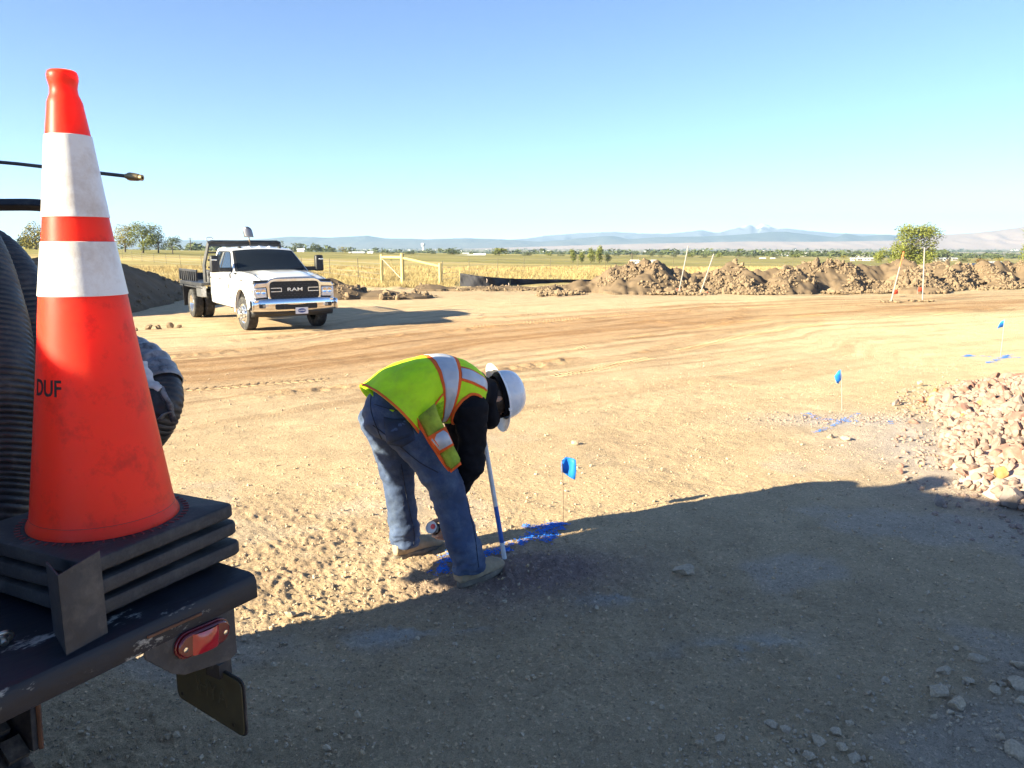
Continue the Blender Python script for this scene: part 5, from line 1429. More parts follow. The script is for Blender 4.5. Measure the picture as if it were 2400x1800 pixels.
# grille with chrome surround
MB().box((.80, 0, .97), (.16, 1.86, .52)).build('front_panel', BLACKPL, truck)
sur = [(-.97, 1.10), (-.92, 1.17), (-.66, 1.185), (-.58, 1.250), (-.48, 1.28), (.48, 1.28), (.58, 1.250), (.66, 1.185), (.92, 1.17), (.97, 1.10), (.97, 1.06), (.665, 1.075), (.64, .80), (.65, .77), (.96, .79), (.97, .72), (.55, .70), (-.55, .70), (-.97, .72), (-.96, .79), (-.65, .77), (-.64, .80), (-.665, 1.075), (-.97, 1.06)]
MB().prism(sur, .86, .935, axis='x').build('grille_surround', CHROME, truck, bevel=.018, bseg=3)
op = rrect(1.20, .425, .10, 5, -.60, .778)
MB().prism(op, .93, .945, axis='x').build('grille', GRILLE, truck)
slots = MB()
HEXM = mat('grille_mesh', (.045, .045, .05), rough=.3, metal=.6, var=.1)
for r_ in range(8):
    z = .815 + r_ * .046
    for k in range(13):
        y = -.576 + k * .096 + (.048 if r_ % 2 else 0)
        if abs(y) < .57 and not (.955 < z < 1.06): slots.box((.948, y, z), (.010, .052, .010))
stuff(slots.build('grille_bars', HEXM, truck))
gm = Matrix.Translation((.952, 0, 1.005)) @ Matrix(((0, 0, 1), (1, 0, 0), (0, 1, 0))).to_4x4()
text_mesh('RAM', .115, ALU, 'grille_lettering', truck, ext=.006, M=gm, sx=1.65, off=.0015)
for s in (-1, 1):
    b = MB()
    b.box((.952, s * .45, 1.045), (.012, .26, .018)).box((.952, s * .45, .965), (.012, .26, .018)).box((.952, s * .328, 1.005), (.012, .018, .062))
    b.build('grille_bracket', ALU, truck)
    # headlamps
    hl = [(s * .665, .83), (s * .675, 1.06), (s * .90, 1.055), (s * .975, 1.03), (s * .985, .90), (s * .93, .82)]
    if s < 0: hl = hl[::-1]
    lampo = MB().prism(hl, .80, .925, axis='x').build('headlamp', LAMP, truck, bevel=.02, bseg=3)
    for yy in (.745, .87):
        MB().lathe([(.062, 0), (.055, .012), (.02, .004), (.001, .003)], 16, M=Matrix.Translation((.922, s * yy, .965)) @ Matrix.Rotation(R(90), 4, 'Y')).build('lamp_projector', CHROME, lampo, smooth=40)
    MB().box((.925, s * .80, .865), (.012, .20, .022)).build('lamp_strip', PLW, lampo, bevel=.004)
    MB().box((.86, s * .985, .95), (.08, .02, .12)).build('side_marker', AMBER, lampo, bevel=.008)
# chrome bumper, lower valance
prof = [(-.02, .50), (.030, .515), (.045, .545), (.052, .64), (.050, .735), (.035, .76), (-.04, .772)]
rows = []
for px_, pz in prof:
    rows.append([(.965 + px_ - .16 * abs(v) ** 3.5, 1.03 * v, pz + .03 * (1 - abs(v) ** 4) * (pz > .6)) for v in np.linspace(-1, 1, 31)])
MB().grid(rows).build('front_bumper', CHROME, truck, smooth=60, solid=.02)
for s in (-1, 1):
    MB().box((.90, s * 1.03, .635), (.20, .025, .26)).build('bumper_end', CHROME, truck, bevel=.02)
    f = MB().prism(rrect(.26, .095, .03, 4, -.13, -.047), .0, .02, axis='x', M=Matrix.Translation((.965, s * .76, .635)) @ Matrix.Rotation(s * R(-14), 4, 'Z')).build('fog_lamp_recess', BLACKPL, truck)
    for dz_ in (-.02, 0, .02):
        MB().box((.99, s * .76, .635 + dz_), (.01, .20, .008), M=None).build('recess_slat', ALU, f)
MB().prism(rrect(1.02, .125, .035, 4, -.51, .545), 1.000, 1.026, axis='x').build('lower_grille', GRILLE, truck)
for s in (-1, 1):
    MB().box((1.030, s * .29, .607), (.02, .03, .12)).build('grille_divider', BLACKPL, truck)
rows = [[(.93 - .15 * abs(v) ** 3 - dx, 1.0 * v, z) for v in np.linspace(-1, 1, 21)] for dx, z in ((.0, .52), (.02, .44), (.07, .375))]
MB().grid(rows).build('lower_valance', BLACKPL, truck, smooth=60, solid=.02)
lpn = MB().prism(rrect(.31, .155, .012, 3, -.045, .425), 1.045, 1.055, axis='x').build('number_plate', PLW, truck)
pm = Matrix.Translation((1.0555, .11, .503)) @ Matrix(((0, 0, 1), (1, 0, 0), (0, 1, 0))).to_4x4()
MB().prism([(.10 * math.cos(t), .052 * math.sin(t)) for t in np.linspace(0, 2 * math.pi, 28, endpoint=False)], 0, .0015, axis='z', M=pm).build('plate_oval', PLB, lpn)
text_mesh('DUFFNEY', .043, PLW, 'plate_text', lpn, ext=.001, M=pm @ Matrix.Translation((0, 0, .0025)), off=.001)
# wheels
tprof = [(.235, -.105), (.30, -.125), (.37, -.128), (.400, -.112), (.410, -.085), (.410, .085), (.400, .112), (.37, .128), (.30, .125), (.235, .105)]
def tyre_mesh():
    m = MB().lathe(tprof, 36, cap=False)
    me = m.mesh('tyre', 40); me.materials.append(TYRE); return me
TM = tyre_mesh()
gr = MB()
for zz in (-.055, -.018, .018, .055):
    gr.lathe([(.4112, zz - .005), (.4125, zz), (.4112, zz + .005)], 36, cap=False)
GM = gr.mesh('tread_groove'); GM.materials.append(GRILLE)
def rimmesh(kind):
    if kind == 'front':
        p = [(.245, .10), (.235, .115), (.205, .10), (.19, .105), (.17, .145), (.12, .160), (.10, .165), (.095, .235), (.075, .25), (.001, .252)]
    else:
        p = [(.245, .10), (.235, .112), (.215, .08), (.20, -.06), (.15, -.085), (.10, -.08), (.095, -.02), (.06, .0), (.001, .0)]
    m = MB().lathe(p, 32, cap=False)
    for k in range(8):
        a = 2 * math.pi * k / 8; z = .165 if kind == 'front' else -.06
        m.lathe([(.018, 0), (.018, .03), (.008, .04)], 8, M=Matrix.Translation((.135 * math.cos(a), .135 * math.sin(a), z)))
    me = m.mesh('rim', 40); me.materials.append(ALU); return me
HM = MB()
for k in range(8):
    a = 2 * math.pi * (k + .5) / 8
    HM.lathe([(.026, 0), (.026, .004)], 10, M=Matrix.Translation((.178 * math.cos(a), .178 * math.sin(a), .128)) @ Matrix.Rotation(R(0), 4, 'Y'))
HMm = HM.mesh('rim_hole'); HMm.materials.append(GRILLE)
RF, RR_ = rimmesh('front'), rimmesh('rear')
def wheel_at(x, y, s, rim, z=.41, steer=0):
    w = bpy.data.objects.new('wheel', None); COL.objects.link(w); w.parent = truck
    w.location = (x, y, z); w.rotation_euler = Matrix.Rotation(steer, 3, 'Z').to_euler()
    rot = (R(90) if s < 0 else R(-90), 0, 0)
    link_mesh('tyre', TM, w, rot=rot); link_mesh('tread_groove', GM, w, rot=rot)
    if rim is not None:
        link_mesh('rim', rim, w, rot=rot)
        if rim is RF: link_mesh('rim_hole', HMm, w, rot=rot)
for s in (-1, 1):
    wheel_at(0, s * .865, s, RF, steer=R(3)); wheel_at(-4.38, s * 1.075, s, RR_); wheel_at(-4.38, s * .765, s, None)
MB().tube([(0, -.75, .41), (0, .75, .41)], .06, 10).tube([(-4.38, -1.0, .41), (-4.38, 1.0, .41)], .09, 10).ball((-4.38, 0, .41), (.2, .22, .2), 12, 8).build('axles', BLACKPL, truck, smooth=50)
MB().box((-2.9, -.42, .72), (5.2, .08, .2)).box((-2.9, .42, .72), (5.2, .08, .2)).box((-3.5, .72, .62), (.9, .45, .4)).build('frame_rails', BLACKPL, truck)
# flatbed with stake sides, head rack, tool boxes
BX0, BX1 = -2.98, -5.62
bed = MB().box(((BX0 + BX1) / 2, 0, 1.00), (BX0 - BX1, 2.36, .07)).build('bed_deck', BEDM, truck, bevel=.01)
for s in (-1, 1):
    rl = MB()
    rl.box(((BX0 + BX1) / 2 - .25, s * 1.19, 1.345), (2.1, .05, .06)).box(((BX0 + BX1) / 2, s * 1.19, .985), (BX0 - BX1, .06, .10)).box(((BX0 + BX1) / 2, s * 1.205, .90), (BX0 - BX1, .03, .045))
    rl.build('side_rail', BEDM, truck, bevel=.008)
    for k in range(9):
        MB().box((-3.60 - k * .25, s * 1.19, 1.19), (.09, .045, .26)).build('side_stake', BEDM, truck)
    MB().box((-3.30, s * 1.15, .80), (.62, .12, .30)).box((-3.22, s * 1.0, 1.20), (.36, .10, .36)).build('tool_box', DIAM, truck, bevel=.01)
    MB().box((-5.05, s * 1.02, .62), (.03, .46, .62)).build('mud_flap', BLACKPL, truck)
    # head rack post leans forward
    MB().tube([(-3.0, s * 1.10, 1.05), (-3.0, s * 1.10, 1.52), (-2.95, s * .96, 2.12)], .05, 4).build('rack_post', BEDM, truck, bevel=.006)
MB().box((BX1 + .02, 0, 1.12), (.05, 2.3, .24)).build('tail_board', BEDM, truck)
MB().tube([(-2.95, -.99, 2.10), (-2.95, -.90, 2.135), (-2.95, .90, 2.135), (-2.95, .99, 2.10)], .05, 4, up=(1, 0, 0)).box((-2.965, 0, 2.06), (.03, 1.9, .10)).build('rack_top', BEDM, truck, bevel=.006)
for z in (1.25, 1.45, 1.65, 1.85):
    MB().box((-3.0, 0, z), (.03, 2.0, .05)).build('rack_bar', BEDM, truck)
MB().tube([(-2.95 + .0, -.93 + .09 * math.cos(t), 2.21 + .05 * math.sin(t)) for t in np.linspace(0, 6.283, 16)], .012, 6, cap=False).tube([(-2.95, -.93, 2.10), (-2.95, -.93, 2.16)], .012, 6).build('tie_loop', ALU, truck)
MB().box((-2.60, 0, 1.40), (.3, 1.7, .3)).build('load_box', BLACKPL, truck)
# shovel standing in the bed behind the cab
MT = Matrix.Translation(TRK) @ Matrix.Rotation(TH, 4, 'Z')
sb = MT @ Vector((-3.22, -.30, 1.05))
dpt = (MT @ Vector((-3.22, -.30, 2.3))).y
s0_, s1_, s2_ = at_y(588, 583, dpt), at_y(583, 556, dpt), at_y(577, 531, dpt)
sh = thing('shovel', 'round point shovel standing blade up in the truck bed', 'shovel', tuple(sb))
MB().tube([(0, 0, .0), s0_ - sb, s1_ - sb], .019, 8).build('handle', mat('ash_handle', (.20, .13, .07), rough=.6), sh, smooth=50)
rows = []
bt = s2_ - s1_
sdv = Vector((1, .25, 0)).normalized()
for j in range(9):
    f = j / 8
    w = .125 * (1.0 if f < .55 else math.sqrt(max(0, 1 - ((f - .55) / .47) ** 2)))
    rows.append([s1_ - sb + Vector((bt.x * f, 0, bt.z * f)) + sdv * (w * v) + Vector((0, .04 * (v * v) - .02, 0)) * (1 if True else 0) for v in (-1, -.5, 0, .5, 1)])
MB().grid(rows).tube([s1_ - sb + Vector((0, 0, -.04)), s1_ - sb + Vector((bt.x * .4, 0, bt.z * .45))], [.022, .008], 8).build('blade', mat('worn_shovel_steel', (.22, .22, .24), rough=.4, metal=.8, var=.25), sh, smooth=60, solid=.006)
# ================================================================== THE WORKER
DENIM = mat('blue_denim', (.050, .074, .140), rough=.85, var=.35, vscale=7, spec=.2, dirt=(.20, .25, .32), dscale=6, damt=.42, bump=.55, bscale=26)
DENIMD = mat('dark_denim_stitch', (.020, .026, .045), rough=.9, var=.2)
HOODIE = mat('black_fleece', (.010, .010, .013), rough=.95, var=.3, vscale=14, spec=.15, bump=.5, bscale=24)
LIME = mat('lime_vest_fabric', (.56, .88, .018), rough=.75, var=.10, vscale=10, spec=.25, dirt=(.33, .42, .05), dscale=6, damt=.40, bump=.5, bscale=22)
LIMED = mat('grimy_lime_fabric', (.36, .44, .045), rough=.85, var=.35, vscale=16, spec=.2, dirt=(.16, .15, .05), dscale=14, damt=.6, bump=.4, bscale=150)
TRIM = mat('orange_trim', (.88, .14, .025), rough=.7, var=.10, vscale=30, spec=.2)
SILVER = mat('silver_reflective_tape', (.52, .53, .56), rough=.45, var=.10, vscale=20, metal=.1)
HATM = mat('white_hard_hat', (.72, .73, .76), rough=.28, var=.03, vscale=20, coat=.3, dirt=(.12, .12, .12), dscale=30, damt=.7, dsharp=(.70, .74))
SKIN = mat('skin', (.50, .29, .20), rough=.5, var=.08, vscale=20, sub=.1)
HAIR = mat('brown_hair', (.035, .020, .012), rough=.55, var=.4, vscale=40, stretch=(1, 1, .15))
BOOT = mat('dusty_work_boot', (.29, .225, .15), rough=.9, var=.3, vscale=14, dirt=(.40, .34, .25), dscale=8, damt=.7, bump=.3, bscale=50)
SOLE = mat('boot_sole', (.13, .11, .09), rough=.95, var=.3, dirt=(.36, .30, .22), dscale=12, damt=.7)
CANW = mat('can_bottom', (.50, .51, .53), rough=.45, metal=.2, var=.05); CANB = mat('can_label', (.035, .034, .036), rough=.3, var=.3, vscale=30, dirt=(.35, .33, .30), dscale=25, damt=.7, dsharp=(.56, .60)); CANR = mat('can_red', (.65, .06, .05), rough=.4)
V3 = lambda *a: Vector(a)
SHIFT = Vector((-.018, .115, -.050))
MO = Vector((-.45, 3.77, 0))
man = thing('person', 'worker in lime vest, jeans and white hard hat bending down to spray paint', 'person', tuple(MO + SHIFT))
def fuse(mb, voxel, it=3):
    """grows overlapping closed pieces together into one skin (person's own coordinates)"""
    me = mb.mesh('tmp')
    o = bpy.data.objects.new('tmp', me); COL.objects.link(o)
    a = o.modifiers.new('r', 'REMESH'); a.mode = 'VOXEL'; a.voxel_size = voxel; a.adaptivity = 0
    b = o.modifiers.new('s', 'SMOOTH'); b.factor = .5; b.iterations = it
    dg = bpy.context.evaluated_depsgraph_get()
    r = bpy.data.meshes.new_from_object(o.evaluated_get(dg))
    bpy.data.objects.remove(o); bpy.data.meshes.remove(me)
    return r
def displace(me, fn):
    n = len(me.vertices)
    co = np.empty(n * 3, dtype=np.float32); me.vertices.foreach_get('co', co); co = co.reshape(-1, 3)
    no = np.empty(n * 3, dtype=np.float32); me.vertices.foreach_get('normal', no); no = no.reshape(-1, 3)
    co = co + no * fn(co, no)[:, None]
    me.vertices.foreach_set('co', np.ascontiguousarray(co, dtype=np.float32).ravel()); me.update()
def put(me, name, m, parent=man):
    for v in me.vertices: v.co = v.co - MO
    me.materials.clear(); me.materials.append(m); me.shade_smooth(); me.name = name
    o = bpy.data.objects.new(name, me); COL.objects.link(o); o.parent = parent
    return o
def putmb(mb, name, m, parent=man, smooth=60, solid=0, bevel=0):
    mb.v = [tuple(Vector(v) - MO) for v in mb.v]
    return mb.build(name, m, parent, smooth=smooth, solid=solid, bevel=bevel)
gR, gL = gh(-.15, 3.76) - SHIFT.z, gh(-.53, 4.15) - SHIFT.z
# joints
HIPC = V3(-.56, 3.70, .885)
RV0 = V3(.64, -.77, 0)
hipR, hipL = HIPC + RV0 * .095, HIPC - RV0 * .095
kneeR, ankR = V3(-.318, 3.635, .50 + gR), V3(-.205, 3.595, .10 + gR)
kneeL, ankL = V3(-.605, 3.925, .49 + gL), V3(-.585, 4.02, .10 + gL)
dirR, dirL = V3(.24, .26, 0).normalized(), V3(.26, .21, 0).normalized()
NECK = V3(-.158, 3.868, .955)
FT = V3(.93, .36, 0).normalized(); RT = V3(.36, -.93, 0).normalized()
shR = V3(-.190, 3.690, .925); elbR = V3(-.192, 3.735, .60); wrR = V3(-.345, 3.850, .325)
shL = V3(-.300, 4.000, .935); elbL = V3(-.275, 4.03, .64); wrL = V3(-.290, 3.93, .42)
HATC = V3(-.041, 4.0, .930)
HU = V3(.87, .45, .165).normalized(); HV = V3(.16, .05, -.98); HV = (HV - HU * HV.dot(HU)).normalized(); HW = HU.cross(HV)
HEADC = HATC - HU * .045
# spray can
can0 = V3(-.415, 3.80, .250); CA = V3(.45, .75, -.48).normalized()
cb1 = (wrR - can0 - CA * .075); cb1 = (cb1 - CA * cb1.dot(CA)).normalized(); cb2 = CA.cross(cb1)
canM = Matrix.Translation(can0) @ Matrix((cb1, cb2, CA)).transposed().to_4x4()
cn = thing('spray_can', 'upside down paint spray can with white base held in the hand of the worker', 'spray can')
cn.matrix_world = Matrix.Translation(SHIFT) @ canM
MB().lathe([(.0325, .004), (.0325, .155), (.030, .165), (.018, .175), (.015, .18)], 28, cap=False).build('can_body', CANB, cn, smooth=40)
MB().lathe([(.0330, .006), (.0340, .002), (.0335, -.001), (.031, -.001), (.030, .001), (.018, .003), (.001, .0035)], 28, cap=False).build('can_base', CANW, cn, smooth=50)
MB().lathe([(.0145, .003), (.0140, -.0015), (.001, -.0022)], 10, cap=False, M=Matrix.Translation((.008, .006, 0))).build('red_mark', CANR, cn, smooth=50)
MB().lathe([(.010, .18), (.010, .20), (.004, .203)], 12).build('nozzle', CANW, cn, smooth=40)
# the body: one skin from head to feet and fingertips
b = MB()
b.tube([HIPC + V3(-.02, -.01, -.02), V3(-.46, 3.745, .985), V3(-.35, 3.80, 1.0), V3(-.25, 3.835, .98), NECK], [.13, .125, .13, .13, .06], 16)
b.tube([NECK - FT * .06, NECK + V3(.03, .03, .0), HEADC - HU * .07], [.062, .058, .055], 14)
HM4 = Matrix.Translation(HEADC) @ Matrix((HV, HW, HU)).transposed().to_4x4()
b.ball((0, 0, .015), (.096, .076, .105), 20, 14, M=HM4)
b.ball((.030, 0, -.055), (.066, .060, .075), 16, 12, M=HM4)
b.ball((.100, 0, -.022), (.018, .013, .026), 10, 8, M=HM4)
b.ball((.085, 0, -.070), (.014, .026, .012), 10, 8, M=HM4)
for s in (-1, 1):
    b.ball((-.005, s * .078, -.015), (.020, .010, .032), 10, 8, M=HM4)
    b.ball((.083, s * .034, .004), (.012, .015, .010), 8, 6, M=HM4)
for h_, k_, a_, dr in ((hipR, kneeR, ankR, dirR), (hipL, kneeL, ankL, dirL)):
    b.tube([h_, h_.lerp(k_, .5), k_, k_.lerp(a_, .4), a_], [.085, .075, .056, .054, .038], 12)
    b.tube([a_ - dr * .05 + V3(0, 0, -.05), a_ + V3(0, 0, -.02), a_ + dr * .12 + V3(0, 0, -.06), a_ + dr * .2 + V3(0, 0, -.07)], [.03, .042, .036, .025], 10)
for s_, e_, w_ in ((shR, elbR, wrR), (shL, elbL, wrL)):
    b.tube([NECK.lerp(s_, .4), s_, s_.lerp(e_, .5), e_, e_.lerp(w_, .4), w_], [.05, .055, .046, .038, .038, .027], 12)
def cyl(t, r, z): return canM @ V3(r * math.cos(t), r * math.sin(t), z)
palm = cyl(R(4), .052, .078)
b.tube([wrR, wrR.lerp(palm, .55), palm, cyl(R(24), .050, .080)], [.027, (.030, .024), (.040, .020), (.038, .014)], 12)
for k_, (z, L_) in enumerate(((.045, 150), (.066, 172), (.088, 168), (.108, 140))):
    pts = [cyl(R(8), .048, .06 + .35 * (z - .06)), cyl(R(34), .0475, z)]
    for f in (.35, .68, 1.0): pts.append(cyl(R(34 + L_ * f), .0425, z + .003 * f))
    b.tube([Vector(p) for p in spline([tuple(p) for p in pts], 10)], [.0115] * 4 + [.0102] * 4 + [.0088, .0065], 8)
pts = [palm + V3(0, 0, .0), cyl(R(-22), .050, .060), cyl(R(-58), .045, .048), cyl(R(-92), .043, .040)]
b.tube([Vector(p) for p in spline([tuple(p) for p in pts], 9)], [.017, .016, .0145, .0135, .0125, .0120, .0115, .010, .007], 8)
# left hand resting on the knee
pd = V3(.15, -.55, -.65).normalized(); ps = pd.cross(V3(1, .2, 0)).normalized()
b.tube([wrL, wrL + pd * .05, wrL + pd * .10], [.027, (.038, .016), (.036, .012)], 10)
for k_ in range(4):
    o_ = ps * ((k_ - 1.5) * .020); L_ = (.062, .075, .070, .055)[k_]
    b.tube([wrL + pd * .085 + o_ * .8, wrL + pd * (.10 + L_ * .5) + o_ + V3(.004, 0, 0), wrL + pd * (.10 + L_) + o_ + V3(-.006, 0, -.008)], [.0110, .0100, .0075], 8)
b.tube([wrL + pd * .03 + ps * .02, wrL + pd * .065 + ps * .052, wrL + pd * .095 + ps * .060], [.014, .0125, .009], 8)
me = fuse(b, .0052, 2)
put(me, 'body', SKIN)
# jeans
j = MB()
j.ball(tuple(HIPC + V3(-.015, -.01, .02)), (.165, .165, .15), 24, 16)
j.tube([HIPC + V3(.02, .02, .02), HIPC + V3(.02, .012, .085), HIPC + V3(.045, .03, .135)], [(.165), (.160), (.155)], 20)
j.tube([hipR + V3(-.035, -.01, .01), hipR.lerp(kneeR, .28) + V3(-.012, 0, 0), hipR.lerp(kneeR, .62), kneeR, kneeR.lerp(ankR, .35), kneeR.lerp(ankR, .7), ankR + V3(0, 0, .02), ankR + V3(-.003, 0, -.035)], [.135, .122, .104, .094, .088, .088, .090, .086], 20)
j.tube([hipL + V3(-.03, -.01, .01), hipL.lerp(kneeL, .28) + V3(-.012, 0, 0), hipL.lerp(kneeL, .62), kneeL, kneeL.lerp(ankL, .35), kneeL.lerp(ankL, .7), ankL + V3(0, 0, .02), ankL + V3(-.003, 0, -.035)], [.135, .120, .102, .090, .082, .082, .086, .083], 20)
me = fuse(j, .0085, 6)
def wr_(co, no):
    x, y, z = co[:, 0], co[:, 1], co[:, 2]
    th_ = np.arctan2(y - 3.8, x + .45) * 3
    lowk = sstep(.36, .14, z); kn = np.exp(-((z - .52) / .11) ** 2); hp_ = np.exp(-((z - .80) / .10) ** 2)
    a = (fbm(x * 9 + z * 7, z * 19 - x * 9 + y * 7, 3, 601) - .5)
    c = (fbm(x * 13 - z * 9, y * 13 + z * 17, 3, 611) - .5)
    stack = np.abs(((z - gR) * 30 + 2.2 * fbm(x * 8, y * 8, 2, 613)) % 1 - .5) * 2 - .5
    return a * (.014 * kn + .012 * hp_ + .006) + c * .010 + .012 * lowk * a * 2 + .006 * sstep(.17, .09, z - gR) * stack
displace(me, wr_)
JB = BVHTree.FromPolygons([v.co.copy() for v in me.vertices], [tuple(p.vertices) for p in me.polygons])
jeans = put(me, 'jeans', DENIM)
def hit(px, py, off=.003, tree_=None):
    o = V3(0, 0, CAM_H); d = Vector(ray(px, py)).normalized()
    h = (tree_ or JB).ray_cast(o, d)
    if h[0] is None: return None
    n = h[1] if h[1].dot(d) < 0 else -h[1]
    return h[0] + n * off
def seam(pts, r=.0022, m=DENIMD, nm='seam', par=None, tree_=None, n=26):
    P = []
    for p in spline([(a, b_, 0) for a, b_ in pts], n):
        q = hit(p[0], p[1], .001, tree_)
        if q is not None and (not P or (q - P[-1]).length < .06): P.append(q)
    if len(P) > 2: putmb(MB().tube(P, r, 5), nm, m, par or jeans)
def fix_parent_space(): pass
_putmb = putmb
seam([(900, 905), (930, 950), (960, 1010), (1000, 1090), (1050, 1170), (1095, 1250)][0:0] or [(1072, 1065), (1092, 1120), (1105, 1190), (1118, 1250), (1128, 1330)])
seam([(872, 985), (930, 1030), (985, 1075), (1030, 1100)], .0028)
seam([(940, 1080), (952, 1150), (962, 1200), (972, 1250), (968, 1290)])
seam([(868, 905), (868, 950), (885, 1000), (905, 1045)], .0025)
# back pocket, yoke and belt loops, following the denim
PK = mat('pocket_denim', (.034, .047, .082), rough=.9, var=.3, vscale=9, spec=.2, bump=.2, bscale=260)
def patch(poly_fn, nu, nv, off, m, nm, par, solid=.003, tree_=None):
    rows = []
    for i in range(nu):
        r_ = []
        for k in range(nv):
            px, py = poly_fn(i / (nu - 1), k / (nv - 1)); q = hit(px, py, off, tree_)
            r_.append(q if q is not None else (r_[-1] if r_ else None))
        rows.append(r_)
    if any(q is None for r_ in rows for q in r_): return
    putmb(MB().grid(rows), nm, m, par, solid=solid)
def quad(a, b_, c, d):
    return lambda u, v: tuple((1 - u) * ((1 - v) * a[k] + v * b_[k]) + u * ((1 - v) * d[k] + v * c[k]) for k in (0, 1))
patch(quad((898, 968), (962, 972), (972, 1008), (908, 1030)), 6, 7, .004, PK, 'back_pocket', jeans)
patch(quad((908, 1030), (972, 1008), (973, 1020), (945, 1037)), 4, 6, .004, PK, 'back_pocket', jeans)
seam([(898, 966), (930, 972), (964, 968)], .003)
seam([(903, 1000), (920, 1010), (932, 1004), (968, 998)], .0022)
seam([(876, 935), (905, 944), (935, 950), (958, 952)], .0022)
# boots
for a_, dr, g_, k_ in ((ankR, dirR, gR, 0), (ankL, dirL, gL, 1)):
    sd_ = V3(-dr.y, dr.x, 0)
    bo = MB()
    heel = a_ - dr * .075; heel.z = g_ + .055
    bo.tube([heel + V3(0, 0, .0), a_ + V3(0, 0, -.045), a_ + dr * .08 + V3(0, 0, -.048), a_ + dr * .15 + V3(0, 0, -.055), a_ + dr * .215 + V3(0, 0, -.062), a_ + dr * .245 + V3(0, 0, -.068)], [(.036, .036), (.044, .056), (.046, .050), (.052, .042), (.046, .032), (.028, .02)], 18)
    bo.tube([a_ + V3(0, 0, -.05) - dr * .012, a_ + V3(0, 0, .05)], [.052, .055], 16)
    me = fuse(bo, .007, 4)
    displace(me, lambda co, no: .010 * (fbm(co[:, 0] * 22, co[:, 1] * 22 + co[:, 2] * 14, 3, 641) - .5))
    bt_ = put(me, 'boot', BOOT)
    out = []
    for t in np.linspace(0, 2 * math.pi, 36, endpoint=False):
        c = math.cos(t); l = .085 + .165 * c; w = (.052 if c > -.2 else .042) * (1 - .12 * max(0, c - .6))
        out.append(a_ + dr * l + sd_ * (w * math.sin(t)))
    so_ = MB(); n = len(out)
    so_.add([V3(p.x, p.y, g_ - .006) for p in out] + [V3(p.x, p.y, g_ + .026) for p in out], [tuple(range(n))[::-1], tuple(range(n, 2 * n))] + [(i, (i + 1) % n, n + (i + 1) % n, n + i) for i in range(n)])
    putmb(so_, 'sole', SOLE, bt_, smooth=40, bevel=.004)
# hoodie: trunk, sleeves, hood bunched round the neck
hd = MB()
hd.tube([V3(-.545, 3.69, .93), V3(-.47, 3.74, .99), V3(-.36, 3.795, 1.005), V3(-.25, 3.83, .985), NECK - FT * .01, NECK + V3(.02, .02, -.01)], [.150, .140, .145, .150, .11, .075], 20)
hd.tube([shR - RT * .07 + V3(0, 0, .02), shR, shR.lerp(elbR, .45) + V3(.004, 0, 0), elbR, elbR.lerp(wrR, .35), wrR + (elbR - wrR) * .10], [.085, .088, .078, .068, .058, .043], 16)
hd.tube([shL + RT * .07 + V3(0, 0, .02), shL, shL.lerp(elbL, .45), elbL, elbL.lerp(wrL, .35), wrL + (elbL - wrL) * .10], [.085, .085, .070, .062, .052, .041], 16)
hc = V3(-.126, 3.925, .915); hn_ = V3(.82, .42, -.12).normalized(); h1_ = V3(0, 0, 1); h1_ = (h1_ - hn_ * h1_.dot(hn_)).normalized(); h2_ = hn_.cross(h1_)
ring = [hc + h1_ * (.088 * math.cos(t) - .01) + h2_ * (.080 * math.sin(t)) - hn_ * (.02 * math.cos(t)) for t in np.linspace(0, 2 * math.pi, 25)]
hd.tube(ring, [.048 + .010 * math.sin(3 * t) for t in np.linspace(0, 2 * math.pi, 25)], 12)
hd.ball(tuple(hc - hn_ * .03), (.10, .10, .10), 16, 12)
hd.ball(tuple(hc + h1_ * -.075 + hn_ * .035), (.065, .055, .055), 12, 8)
me = fuse(hd, .010, 4)
displace(me, lambda co, no: .022 * (fbm(co[:, 0] * 9 + co[:, 2] * 5, co[:, 2] * 14 - co[:, 1] * 8, 3, 651) - .5) + .012 * (fbm(co[:, 0] * 22, co[:, 2] * 22 + co[:, 1] * 9, 2, 653) - .5))
hood = put(me, 'hoodie', HOODIE)
# hair at the back of the head under the hat
hr = MB()
rows = []
for i in range(11):
    th_ = R(48 + 80 * i / 10)
    rows.append([HM4 @ V3(-.101 * math.sin(th_) * math.cos(p), .083 * math.sin(th_) * math.sin(p), .115 * math.cos(th_) - .006) for p in np.linspace(R(-142), R(142), 32)])
hr.grid(rows)
me = hr.mesh('hair', 60)
displace(me, lambda co, no: .010 * (fbm(co[:, 1] * 60, co[:, 2] * 60, 2, 661) - .3))
o = put(me, 'hair', HAIR); md = o.modifiers.new('solid', 'SOLIDIFY'); md.thickness = .012
tuft = MB()
for k_ in range(26):
    p = R(rnd.uniform(-80, 80)); z = rnd.uniform(-.06, -.01)
    a = HM4 @ V3(-.094 * math.cos(p), .080 * math.sin(p), z)
    d_ = (a - HEADC).normalized() * .018 - HU * rnd.uniform(.015, .04)
    tuft.tube([a, a + d_ * .6, a + d_ + V3(rnd.uniform(-.01, .01), 0, rnd.uniform(-.01, .01))], [.006, .004, .001], 5)
stuff(putmb(tuft, 'hair_tufts', HAIR))
